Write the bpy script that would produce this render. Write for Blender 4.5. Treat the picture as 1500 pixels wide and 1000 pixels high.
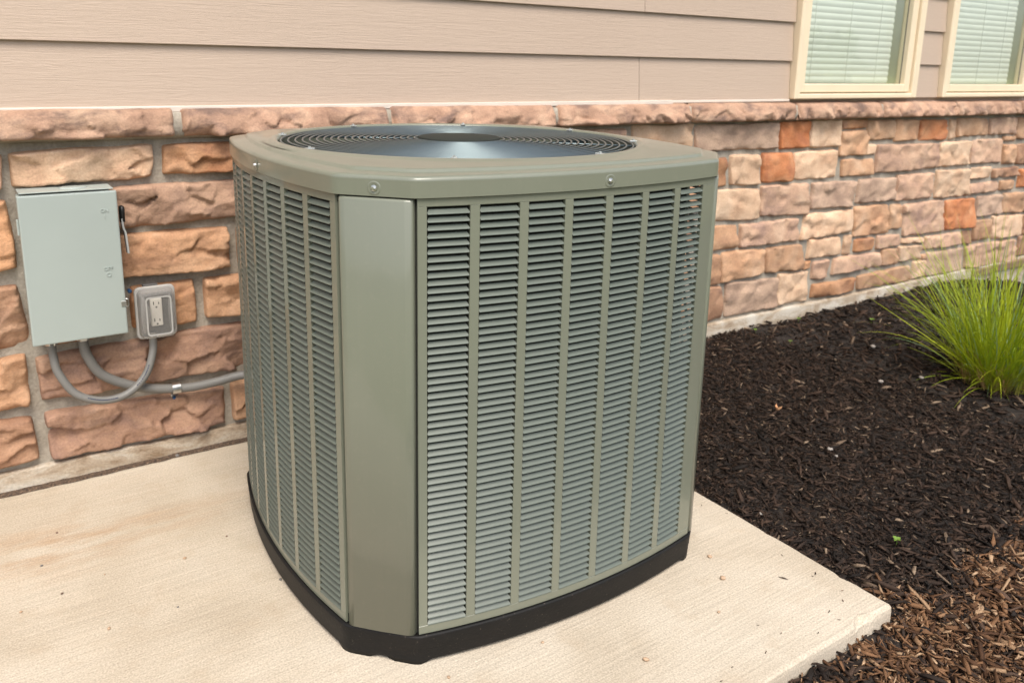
import bpy, math, random
import numpy as np
from mathutils import Matrix, Vector

# ------------------------------------------------------------------ camera, sky, sun, exposure
S = bpy.context.scene
COL = S.collection
for o in list(bpy.data.objects):
    bpy.data.objects.remove(o)

PITCH, YAW, ROLL = 0.2271, 0.6018, 0.0224
fw = Vector((math.sin(YAW)*math.cos(PITCH), math.cos(YAW)*math.cos(PITCH), -math.sin(PITCH)))
rt0 = Vector((math.cos(YAW), -math.sin(YAW), 0)); up0 = rt0.cross(fw)
rt = rt0*math.cos(ROLL) + up0*math.sin(ROLL); up = up0*math.cos(ROLL) - rt0*math.sin(ROLL)
cd = bpy.data.cameras.new('camera'); cam = bpy.data.objects.new('camera', cd); COL.objects.link(cam)
cam.matrix_world = Matrix(((rt.x, up.x, -fw.x, 0), (rt.y, up.y, -fw.y, 0), (rt.z, up.z, -fw.z, 1.25), (0, 0, 0, 1)))
cd.sensor_width = 36; cd.lens = 29.22; cd.shift_y = -0.0873
cd.clip_start = 0.05; cd.clip_end = 2000
cd.dof.use_dof = True; cd.dof.focus_distance = 1.75; cd.dof.aperture_fstop = 5.6
S.camera = cam

SUN_EL, SUN_AZ = math.radians(58), math.radians(200)     # azimuth: clockwise from +Y
W = bpy.data.worlds.new('World'); S.world = W; W.use_nodes = True
wn = W.node_tree; wn.nodes.clear()
sky = wn.nodes.new('ShaderNodeTexSky'); sky.sky_type = 'NISHITA'; sky.sun_disc = False
sky.sun_elevation = SUN_EL; sky.sun_rotation = SUN_AZ; sky.dust_density = 3.0; sky.ozone_density = 0.6; sky.air_density = 0.8
hs = wn.nodes.new('ShaderNodeHueSaturation'); hs.inputs['Saturation'].default_value = 0.55
bg = wn.nodes.new('ShaderNodeBackground'); bg.inputs['Strength'].default_value = 0.14
wo = wn.nodes.new('ShaderNodeOutputWorld')
wn.links.new(sky.outputs[0], hs.inputs['Color']); wn.links.new(hs.outputs[0], bg.inputs[0]); wn.links.new(bg.outputs[0], wo.inputs[0])

sd = bpy.data.lights.new('sun', 'SUN'); sd.energy = 1.5; sd.angle = math.radians(32); sd.color = (1.0, 0.92, 0.80)
sun = bpy.data.objects.new('sun', sd); COL.objects.link(sun)
sdir = Vector((math.sin(SUN_AZ)*math.cos(SUN_EL), math.cos(SUN_AZ)*math.cos(SUN_EL), math.sin(SUN_EL)))
sun.rotation_euler = sdir.to_track_quat('Z', 'Y').to_euler(); sun.location = (0, -3, 8)

S.view_settings.view_transform = 'Standard'; S.view_settings.look = 'None'
S.view_settings.exposure = 0.95; S.view_settings.gamma = 1.0; S.view_settings.use_curve_mapping = False
S.render.engine = 'CYCLES'
S.cycles.use_denoising = True
S.cycles.max_bounces = 8; S.cycles.transparent_max_bounces = 12
S.cycles.caustics_reflective = False; S.cycles.caustics_refractive = False

rng = np.random.default_rng(7)
random.seed(7)

# ------------------------------------------------------------------ helpers
def mk(name, verts, faces, mat, parent=None, smooth=False, loc=None):
    """one mesh object; verts in the parent's frame; loc = origin (in that frame)"""
    v = np.asarray(verts, float)
    if loc is not None:
        v = v - np.asarray(loc, float)
    me = bpy.data.meshes.new(name)
    me.from_pydata(v.tolist(), [], [tuple(int(i) for i in f) for f in faces])
    if mat is not None:
        for m in (mat if isinstance(mat, (list, tuple)) else [mat]):
            me.materials.append(m)
    if smooth:
        me.polygons.foreach_set('use_smooth', [True]*len(me.polygons))
    me.update()
    return put(name, me, parent, loc)

def put(name, me, parent=None, loc=None):
    o = bpy.data.objects.new(name, me); COL.objects.link(o)
    if parent is not None: o.parent = parent
    if loc is not None: o.location = [float(q) for q in loc]
    return o

def empty(name, loc=(0, 0, 0), rz=0.0, parent=None):
    o = bpy.data.objects.new(name, None); COL.objects.link(o)
    o.location = loc; o.rotation_euler = (0, 0, rz); o.empty_display_size = 0.1
    if parent is not None: o.parent = parent
    return o

def tag(o, label=None, cat=None, group=None, kind=None):
    if label: o['label'] = label
    if cat: o['category'] = cat
    if group: o['group'] = group
    if kind: o['kind'] = kind
    return o

class MB:
    def __init__(s): s.v = []; s.f = []
    def add(s, v, f):
        n = len(s.v); s.v += [tuple(p) for p in v]; s.f += [tuple(i+n for i in q) for q in f]; return s
    def box(s, x0, x1, y0, y1, z0, z1):
        v = [(x0,y0,z0),(x1,y0,z0),(x1,y1,z0),(x0,y1,z0),(x0,y0,z1),(x1,y0,z1),(x1,y1,z1),(x0,y1,z1)]
        return s.add(v, [(0,3,2,1),(4,5,6,7),(0,1,5,4),(1,2,6,5),(2,3,7,6),(3,0,4,7)])
    def bbox(s, x0, x1, y0, y1, z0, z1, b=0.002):
        """box with chamfered edges"""
        v = []; idx = {}
        for i, x in enumerate((x0, x1)):
            for j, y in enumerate((y0, y1)):
                for k, z in enumerate((z0, z1)):
                    sx, sy, sz = (1 if i == 0 else -1), (1 if j == 0 else -1), (1 if k == 0 else -1)
                    idx[i,j,k,0] = len(v); v.append((x, y+sy*b, z+sz*b))
                    idx[i,j,k,1] = len(v); v.append((x+sx*b, y, z+sz*b))
                    idx[i,j,k,2] = len(v); v.append((x+sx*b, y+sy*b, z))
        f = []
        I = lambda i,j,k,a: idx[i,j,k,a]
        f += [(I(0,0,0,0),I(0,0,1,0),I(0,1,1,0),I(0,1,0,0)),(I(1,0,0,0),I(1,1,0,0),I(1,1,1,0),I(1,0,1,0))]
        f += [(I(0,0,0,1),I(1,0,0,1),I(1,0,1,1),I(0,0,1,1)),(I(0,1,0,1),I(0,1,1,1),I(1,1,1,1),I(1,1,0,1))]
        f += [(I(0,0,0,2),I(0,1,0,2),I(1,1,0,2),I(1,0,0,2)),(I(0,0,1,2),I(1,0,1,2),I(1,1,1,2),I(0,1,1,2))]
        for i in (0,1):
            for j in (0,1): f.append((I(i,j,0,0),I(i,j,0,1),I(i,j,1,1),I(i,j,1,0)))
            for k in (0,1): f.append((I(i,0,k,0),I(i,0,k,2),I(i,1,k,2),I(i,1,k,0)))
        for j in (0,1):
            for k in (0,1): f.append((I(0,j,k,1),I(0,j,k,2),I(1,j,k,2),I(1,j,k,1)))
        for i in (0,1):
            for j in (0,1):
                for k in (0,1): f.append((I(i,j,k,0),I(i,j,k,1),I(i,j,k,2)))
        return s.add(v, f)
    def loft(s, rings, closed=True, cap0=False, cap1=False):
        n = len(rings[0]); base = len(s.v)
        for r in rings: s.v += [tuple(p) for p in r]
        for a in range(len(rings)-1):
            for i in range(n if closed else n-1):
                j = (i+1) % n
                s.f.append((base+a*n+i, base+a*n+j, base+(a+1)*n+j, base+(a+1)*n+i))
        if cap0: s.f.append(tuple(base+i for i in reversed(range(n))))
        if cap1: s.f.append(tuple(base+(len(rings)-1)*n+i for i in range(n)))
        return s
    def tube(s, pts, r, n=10, caps=True):
        pts = [Vector(p) for p in pts]; rings = []
        ref = Vector((0,0,1))
        for i, p in enumerate(pts):
            t = (pts[min(i+1,len(pts)-1)] - pts[max(i-1,0)]).normalized()
            a = t.cross(ref)
            if a.length < 1e-3: a = t.cross(Vector((0,1,0)))
            a.normalize(); b = a.cross(t).normalized()
            rr = r[i] if hasattr(r, '__len__') else r
            rings.append([p + a*math.cos(2*math.pi*k/n)*rr + b*math.sin(2*math.pi*k/n)*rr for k in range(n)])
        return s.loft(rings, True, caps, caps)
    def ring(s, cx, cy, z, R, r, n=96, m=6):
        rings = []
        for i in range(n):
            a = 2*math.pi*i/n
            rings.append([(cx+(R+r*math.cos(2*math.pi*k/m))*math.cos(a), cy+(R+r*math.cos(2*math.pi*k/m))*math.sin(a), z+r*math.sin(2*math.pi*k/m)) for k in range(m)])
        rings.append(rings[0]); return s.loft(rings, True)
    def mk(s, name, mat, parent=None, smooth=False, loc=None):
        return mk(name, s.v, s.f, mat, parent, smooth, loc)

def catmull(P, n=8):
    P = [Vector(p) for p in P]; P = [P[0]*2-P[1]] + P + [P[-1]*2-P[-2]]; out = []
    for i in range(1, len(P)-2):
        for k in range(n):
            t = k/n; a, b, c, d = P[i-1], P[i], P[i+1], P[i+2]
            out.append(0.5*((2*b)+(c-a)*t+(2*a-5*b+4*c-d)*t*t+(3*b-a-3*c+d)*t**3))
    out.append(P[-2]); return out

def hsh(ix, iy, seed=0):
    n = (ix.astype(np.int64)*374761393 + iy.astype(np.int64)*668265263 + seed*1442695041) & 0x7fffffff
    n = ((n ^ (n >> 13))*1274126177) & 0x7fffffff
    n = (n ^ (n >> 16)) & 0xffff
    return n/65535.0
def vnoise(x, y, seed=0):
    ix = np.floor(x); iy = np.floor(y); fx = x-ix; fy = y-iy
    fx = fx*fx*(3-2*fx); fy = fy*fy*(3-2*fy)
    a = hsh(ix,iy,seed); b = hsh(ix+1,iy,seed); c = hsh(ix,iy+1,seed); d = hsh(ix+1,iy+1,seed)
    return (a*(1-fx)+b*fx)*(1-fy)+(c*(1-fx)+d*fx)*fy
def fbm(x, y, seed=0, oct=4):
    s = 0; a = 0.5
    for k in range(oct):
        s = s + a*vnoise(x*2**k+17.3*k, y*2**k-9.1*k, seed+k); a *= 0.5
    return s

# ------------------------------------------------------------------ material kit
class NT:
    def __init__(s, name, rough=0.5, color=(0.5,0.5,0.5), **kw):
        s.m = bpy.data.materials.new(name); s.m.use_nodes = True
        s.t = s.m.node_tree; s.t.nodes.clear()
        s.out = s.n('ShaderNodeOutputMaterial'); s.b = s.n('ShaderNodeBsdfPrincipled')
        s.l(s.b.outputs[0], s.out.inputs[0])
        s.b.inputs['Roughness'].default_value = rough
        s.b.inputs['Base Color'].default_value = (*color, 1)
        for k, v in kw.items(): s.b.inputs[k.replace('_', ' ')].default_value = v
    def n(s, t, **kw):
        nd = s.t.nodes.new(t)
        for k, v in kw.items(): setattr(nd, k, v)
        return nd
    def l(s, a, b): s.t.links.new(a, b)
    def val(s, sock, v):
        if hasattr(v, 'is_linked') or hasattr(v, 'links'): s.l(v, sock)
        else: sock.default_value = v
    def coord(s, scale=(1,1,1), kind='Object', rand=False, rot=(0,0,0)):
        tc = s.n('ShaderNodeTexCoord'); mp = s.n('ShaderNodeMapping'); mp.inputs['Scale'].default_value = scale
        mp.inputs['Rotation'].default_value = rot
        src = tc.outputs[kind]
        if kind == 'World':
            pass
        s.l(src, mp.inputs[0])
        if rand:
            oi = s.n('ShaderNodeObjectInfo'); ml = s.n('ShaderNodeMath', operation='MULTIPLY'); ml.inputs[1].default_value = 37.0
            s.l(oi.outputs['Random'], ml.inputs[0])
            cb = s.n('ShaderNodeCombineXYZ'); s.l(ml.outputs[0], cb.inputs[0]); s.l(ml.outputs[0], cb.inputs[1]); s.l(ml.outputs[0], cb.inputs[2])
            s.l(cb.outputs[0], mp.inputs['Location'])
        return mp.outputs[0]
    def pos(s, scale=(1,1,1)):
        g = s.n('ShaderNodeNewGeometry'); mp = s.n('ShaderNodeMapping'); mp.inputs['Scale'].default_value = scale
        s.l(g.outputs['Position'], mp.inputs[0]); return mp.outputs[0]
    def noise(s, vec, scale=5, detail=4, rough=0.5, dist=0.0):
        nd = s.n('ShaderNodeTexNoise'); s.l(vec, nd.inputs['Vector'])
        nd.inputs['Scale'].default_value = scale; nd.inputs['Detail'].default_value = detail
        nd.inputs['Roughness'].default_value = rough; nd.inputs['Distortion'].default_value = dist
        return nd.outputs['Fac']
    def ramp(s, fac, stops):
        r = s.n('ShaderNodeValToRGB'); e = r.color_ramp.elements
        while len(e) > 1: e.remove(e[-1])
        for i, (p, c) in enumerate(stops):
            el = e[0] if i == 0 else e.new(p)
            el.position = p; el.color = (*c, 1) if hasattr(c, '__len__') else (c, c, c, 1)
        s.l(fac, r.inputs[0]); return r.outputs[0]
    def mix(s, fac, a, b, mode='MIX'):
        m = s.n('ShaderNodeMix', data_type='RGBA', blend_type=mode)
        for sock, v in ((m.inputs['Factor'], fac), (m.inputs['A'], a), (m.inputs['B'], b)):
            if isinstance(v, (int, float)): sock.default_value = v
            elif isinstance(v, tuple): sock.default_value = (*v, 1)
            else: s.l(v, sock)
        return m.outputs['Result']
    def math(s, op, a, b=None):
        m = s.n('ShaderNodeMath', operation=op)
        for sock, v in ((m.inputs[0], a), (m.inputs[1], b)):
            if v is None: continue
            if isinstance(v, (int, float)): sock.default_value = v
            else: s.l(v, sock)
        return m.outputs[0]
    def bump(s, h, strength=0.3, dist=0.01, prev=None):
        b = s.n('ShaderNodeBump'); b.inputs['Strength'].default_value = strength; b.inputs['Distance'].default_value = dist
        s.l(h, b.inputs['Height'])
        if prev is not None: s.l(prev, b.inputs['Normal'])
        return b.outputs[0]
    def col(s, c): s.l(c, s.b.inputs['Base Color']); return s
    def nrm(s, c): s.l(c, s.b.inputs['Normal']); return s
    def rgh(s, c): s.l(c, s.b.inputs['Roughness']); return s
# ------------------------------------------------------------------ materials
def stone_mat(name, A, B, Cc, dark=(0.12,0.075,0.06), damt=0.5):
    k = NT(name, 0.88)
    v = k.coord(rand=True); vs = k.coord((1,1,1.8), rand=True)
    n1 = k.noise(v, 7, 5, 0.6, 0.4); n2 = k.noise(vs, 9, 5, 0.55, 0.5); n3 = k.noise(v, 160, 3, 0.6)
    c = k.ramp(n1, [(0.3, A), (0.5, B), (0.72, Cc)])
    c = k.mix(k.math('MULTIPLY', k.ramp(n2, [(0.50, 0.0), (0.68, 1.0)]), damt), c, dark)
    c = k.mix(0.4, c, k.ramp(n3, [(0.3, 0.33), (0.7, 0.70)]), 'OVERLAY')
    oi = k.n('ShaderNodeObjectInfo'); hv = k.n('ShaderNodeHueSaturation')
    k.l(c, hv.inputs['Color']); k.l(k.math('ADD', k.math('MULTIPLY', oi.outputs['Random'], 0.30), 0.85), hv.inputs['Value'])
    k.col(hv.outputs[0])
    h1 = k.noise(vs, 60, 5, 0.6, 0.3); h2 = k.noise(v, 230, 3, 0.6)
    k.nrm(k.bump(h2, 0.35, 0.003, k.bump(h1, 0.40, 0.007)))
    return k.m
PAL = {
 'c': stone_mat('stone_cream', (0.52,0.325,0.205), (0.63,0.43,0.285), (0.67,0.49,0.345), (0.40,0.235,0.15), 0.35),
 't': stone_mat('stone_tan', (0.42,0.23,0.13), (0.51,0.305,0.18), (0.57,0.38,0.25), (0.30,0.165,0.105), 0.45),
 'm': stone_mat('stone_mixed', (0.37,0.235,0.17), (0.51,0.325,0.22), (0.59,0.41,0.285), (0.28,0.18,0.145), 0.6),
 'p': stone_mat('stone_plum', (0.34,0.225,0.16), (0.45,0.31,0.222), (0.55,0.385,0.275), (0.25,0.165,0.125), 0.55),
 'b': stone_mat('stone_brown', (0.25,0.13,0.075), (0.38,0.215,0.13), (0.47,0.29,0.185), (0.16,0.09,0.07), 0.5),
 'r': stone_mat('stone_russet', (0.34,0.15,0.07), (0.45,0.235,0.12), (0.52,0.30,0.175), (0.22,0.11,0.075), 0.5),
 'o': stone_mat('stone_orange', (0.42,0.14,0.05), (0.50,0.20,0.085), (0.56,0.30,0.16), (0.28,0.10,0.06), 0.4),
 'T': stone_mat('stone_tan_shaded', (0.35,0.185,0.10), (0.44,0.25,0.142), (0.51,0.325,0.205), (0.25,0.135,0.085), 0.45),  # T, M, P, C: darker copies for the left wall, its shade put into the colour
 'M': stone_mat('stone_mixed_shaded', (0.28,0.165,0.12), (0.40,0.235,0.155), (0.475,0.30,0.20), (0.20,0.125,0.105), 0.6),
 'P': stone_mat('stone_plum_shaded', (0.26,0.16,0.108), (0.36,0.222,0.15), (0.45,0.29,0.195), (0.19,0.12,0.09), 0.5),
 'C': stone_mat('stone_cream_shaded', (0.47,0.285,0.18), (0.56,0.365,0.235), (0.61,0.43,0.295), (0.36,0.205,0.13), 0.35),
 'l': stone_mat('stone_ledge', (0.31,0.185,0.125), (0.43,0.265,0.18), (0.53,0.36,0.25), (0.15,0.098,0.08), 0.85),
}
k = NT('mortar', 0.95); v = k.coord(); n = k.noise(v, 9, 5, 0.6); n2 = k.noise(v, 120, 4, 0.6)
k.col(k.mix(0.35, k.ramp(n, [(0.3, (0.29,0.255,0.205)), (0.7, (0.43,0.39,0.325))]), k.ramp(n2, [(0.3, 0.2), (0.7, 0.6)]), 'OVERLAY'))
k.nrm(k.bump(n2, 0.4, 0.004, k.bump(k.noise(v, 30, 4), 0.5, 0.008))); M_MORTAR = k.m

k = NT('foundation_concrete', 0.92); v = k.coord(); n = k.noise(k.coord((1,1,3)), 6, 6, 0.65, 0.6); n2 = k.noise(v, 140, 4, 0.6)
c = k.ramp(n, [(0.34, (0.25,0.175,0.11)), (0.48, (0.42,0.345,0.26)), (0.64, (0.55,0.51,0.44))])
k.col(k.mix(0.4, c, k.ramp(n2, [(0.3, 0.25), (0.7, 0.65)]), 'OVERLAY')); k.nrm(k.bump(n2, 0.4, 0.004)); M_FOUND = k.m

k = NT('pad_concrete', 0.9); p = k.pos(); 
broom = k.noise(k.pos((4, 170, 1)), 1.0, 2, 0.5, 0.0)
big = k.noise(p, 2.2, 5, 0.6, 0.3); spots = k.noise(p, 75, 3, 0.6); fine = k.noise(p, 230, 3, 0.65); mid = k.noise(p, 11, 4, 0.6)
c = k.ramp(big, [(0.26, (0.39,0.325,0.24)), (0.5, (0.475,0.41,0.32)), (0.74, (0.54,0.48,0.39))])
# brown water stain near the wall on the left
sx = k.n('ShaderNodeSeparateXYZ'); k.l(p, sx.inputs[0])
st = k.math('MULTIPLY', k.math('SUBTRACT', 1.0, k.math('ABSOLUTE', k.math('MULTIPLY', k.math('SUBTRACT', sx.outputs[1], 2.23), 5.5))), k.ramp(k.noise(k.pos((1,3,1)), 3.5, 5, 0.65), [(0.42, 0.0), (0.62, 1.0)]))
st = k.math('MAXIMUM', st, 0.0); st = k.math('MULTIPLY', st, k.ramp(sx.outputs[0], [(0.15, 1.0), (0.55, 0.35)]))
c = k.mix(k.math('MULTIPLY', st, 0.7), c, (0.36,0.21,0.10))
c = k.mix(0.24, c, k.ramp(broom, [(0.3, 0.33), (0.7, 0.67)]), 'OVERLAY')
c = k.mix(0.55, c, k.ramp(fine, [(0.3, 0.27), (0.7, 0.73)]), 'OVERLAY')
c = k.mix(k.ramp(spots, [(0.69, 0.0), (0.74, 0.6)]), c, (0.24,0.18,0.13))
c = k.mix(k.math('MULTIPLY', k.ramp(mid, [(0.55, 0.0), (0.75, 0.45)]), 1.0), c, (0.40,0.315,0.22))
k.col(c)
k.nrm(k.bump(fine, 0.35, 0.002, k.bump(broom, 0.4, 0.0025))); M_PAD = k.m

k = NT('joint_grit', 0.95); v = k.pos(); k.col(k.ramp(k.noise(v, 160, 4, 0.7), [(0.35, (0.03,0.022,0.018)), (0.6, (0.13,0.085,0.055)), (0.75, (0.30,0.22,0.15))])); k.nrm(k.bump(k.noise(v, 200, 3), 0.8, 0.006)); M_GRIT = k.m

k = NT('siding_paint', 0.62); v = k.coord((1,1,1), rand=True)
g1 = k.noise(k.coord((1.3,1,26), rand=True), 2.2, 5, 0.6, 1.6); g2 = k.noise(k.coord((5,1,190), rand=True), 1.0, 4, 0.6, 0.5)
gr = k.n('ShaderNodeMath', operation='PINGPONG'); k.l(k.math('MULTIPLY', g1, 9.0), gr.inputs[0]); gr.inputs[1].default_value = 1.0
k.col(k.mix(k.noise(v, 1.2, 3), (0.452,0.350,0.274), (0.487,0.382,0.302)))
k.nrm(k.bump(g2, 0.28, 0.003, k.bump(gr.outputs[0], 0.20, 0.003))); M_SIDING = k.m

def plain(name, c, rough=0.5, var=0.08, scale=8, bump=0.0, bscale=120, **kw):
    k = NT(name, rough, c, **kw); v = k.coord(rand=True)
    k.col(k.ramp(k.noise(v, scale, 4), [(0.3, tuple(x*(1-var) for x in c)), (0.7, tuple(min(1, x*(1+var)) for x in c))]))
    if bump: k.nrm(k.bump(k.noise(v, bscale, 3), bump, 0.002))
    return k.m
M_FLASH = plain('white_flashing', (0.64,0.57,0.50), 0.6)
M_VINYL = plain('window_vinyl', (0.76,0.64,0.46), 0.45, 0.03)
M_BLIND = plain('blind_slat_white', (0.80,0.80,0.76), 0.5, 0.02)
M_JAMB = plain('window_jamb', (0.82,0.82,0.60), 0.5, 0.03)
M_ROOM = plain('room_wall', (0.75,0.72,0.65), 0.8)
M_SEAL = plain('glazing_seal', (0.10,0.10,0.09), 0.5)
M_STRIP = plain('drip_strip', (0.20,0.13,0.08), 0.8, 0.25, 14, 0.4)
M_SOFFIT = plain('soffit_paint', (0.62,0.55,0.46), 0.6)
M_ROOF = plain('roof_shingle', (0.09,0.075,0.065), 0.9, 0.3, 30)

k = NT('window_glass'); t = k.t
tr = k.n('ShaderNodeBsdfTransparent'); tr.inputs[0].default_value = (0.93,0.98,0.92,1)
gl = k.n('ShaderNodeBsdfGlossy'); gl.inputs['Roughness'].default_value = 0.03; gl.inputs[0].default_value = (0.95,0.98,0.95,1)
lw = k.n('ShaderNodeLayerWeight'); lw.inputs[0].default_value = 0.5
mx = k.n('ShaderNodeMixShader'); k.l(k.math('ADD', k.math('MULTIPLY', k.math('POWER', lw.outputs['Facing'], 4.0), 0.80), 0.16), mx.inputs[0]); k.l(tr.outputs[0], mx.inputs[1]); k.l(gl.outputs[0], mx.inputs[2]); k.l(mx.outputs[0], k.out.inputs[0])
M_GLASS = k.m

# ------------------------------------------------------------------ the house
H0 = np.array([3.0, 2.62, 0.0])
house = empty('house', H0)
tag(house, 'house wall with tan lap siding above a ledge and multicoloured rough stone facing', 'house')
def mkh(name, verts, faces, mat, parent=house, smooth=False, loc=None):
    v = np.asarray(verts, float)
    v = v - (H0 if parent is house or parent.parent is house else 0)
    l = None if loc is None else np.asarray(loc, float) - H0
    return mk(name, v, faces, mat, parent, smooth, l)
def mkhb(name, mb, mat, parent=house, smooth=False, loc=None): return mkh(name, mb.v, mb.f, mat, parent, smooth, loc)

XA, XB = -1.6, 8.5
# mortar bed
nx, nz = 260, 28
gx, gz = np.meshgrid(np.linspace(XA, XB, nx), np.linspace(0.0, 1.02, nz))
gy = 2.6215 - 0.006*(fbm(gx*14, gz*14, 3)-0.5) - 0.004*(fbm(gx*50, gz*50, 5)-0.5)
vv = np.stack([gx.ravel(), gy.ravel(), gz.ravel()], 1)
ff = [(j*nx+i, j*nx+i+1, (j+1)*nx+i+1, (j+1)*nx+i) for j in range(nz-1) for i in range(nx-1)]
veneer = mkh('stone_facing', vv, ff, M_MORTAR, house, True)

def stone(name, q, pal, parent, depth=0.024, yb=2.625, seed=0, cell=0.011, rough=1.0):
    """one rough stone over the quad TL TR BR BL (x,z), face towards -y"""
    q = np.array(q, float).reshape(4, 2); TL, TR, BR, BL = q
    w = (np.linalg.norm(TR-TL)+np.linalg.norm(BR-BL))/2; h = (np.linalg.norm(TL-BL)+np.linalg.norm(TR-BR))/2
    def axis(L):
        n = max(5, int(L/cell)); t = np.linspace(0, 1, n)
        ed = np.array([0.0025, 0.006, 0.012])/L
        t = np.unique(np.round(np.concatenate([[0, 1], ed, 1-ed, t[(t > 0.018/L) & (t < 1-0.018/L)]]), 5)); return t
    s, t = np.meshgrid(axis(w), axis(h)); nt, ns = s.shape
    a, b = 2*s-1, 2*t-1
    rc = 1 - 0.5*min(0.014/w, 0.1)*(np.abs(b)**10); rb = 1 - 0.5*min(0.014/h, 0.1)*(np.abs(a)**14)
    s2 = (a*rc+1)/2; t2 = (b*rb+1)/2
    x = (BL[0]*(1-s2)+BR[0]*s2)*(1-t2)+(TL[0]*(1-s2)+TR[0]*s2)*t2
    z = (BL[1]*(1-s2)+BR[1]*s2)*(1-t2)+(TL[1]*(1-s2)+TR[1]*s2)*t2
    o = seed*13.7
    x = x + 0.007*(fbm(x*16+o, z*16, seed)-0.5); z = z + 0.012*(fbm(x*14-o, z*20, seed+3)-0.5)
    e = np.minimum(np.minimum(s*w, (1-s)*w), np.minimum(t*h, (1-t)*h))
    er = 0.0045 + 0.022*np.clip(fbm(x*18+o, z*18, seed+9)*2.6-1.15, 0, 1)
    edge = np.sin(np.clip(e/er, 0, 1)*math.pi/2)
    # cleft facets: nearest-cell planes
    nc = max(4, int(w*h/0.0042)); rr = np.random.default_rng(seed+100)
    px = rr.uniform(x.min(), x.max(), nc); pz = rr.uniform(z.min(), z.max(), nc)
    d2 = (x[..., None]+0.02*(fbm(x*25, z*25, seed)-0.5)[..., None]-px)**2 + 2.6*(z[..., None]+0.03*(fbm(x*22+5, z*22, seed+1)-0.5)[..., None]-pz)**2
    wgt = np.exp(-(d2-d2.min(-1,keepdims=True))*26000); wgt /= wgt.sum(-1, keepdims=True)+1e-12
    off = rr.uniform(-1, 1, nc)*0.0055; tx = rr.uniform(-1, 1, nc)*0.15; tz = rr.uniform(-1, 1, nc)*0.30
    fac = (wgt*(off+tx*(x[..., None]-px)+tz*(z[..., None]-pz))).sum(-1)
    rdg = 0.5-np.abs(fbm(x*20+o, z*32, seed+20, 5)-0.5)*2
    hh = depth*edge + rough*edge*(1.25*fac + 0.014*(fbm(x*9+o, z*12, seed+5)-0.5) + 0.006*(rdg-0.3) + 0.005*(fbm(x*60, z*60, seed+6)-0.5))
    y = yb - hh
    v = np.stack([x.ravel(), y.ravel(), z.ravel()], 1)
    f = [(j*ns+i, j*ns+i+1, (j+1)*ns+i+1, (j+1)*ns+i) for j in range(nt-1) for i in range(ns-1)]
    c = v.mean(0); c[1] = yb
    return mkh(name, v, f, PAL[pal], parent, True, c)

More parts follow.
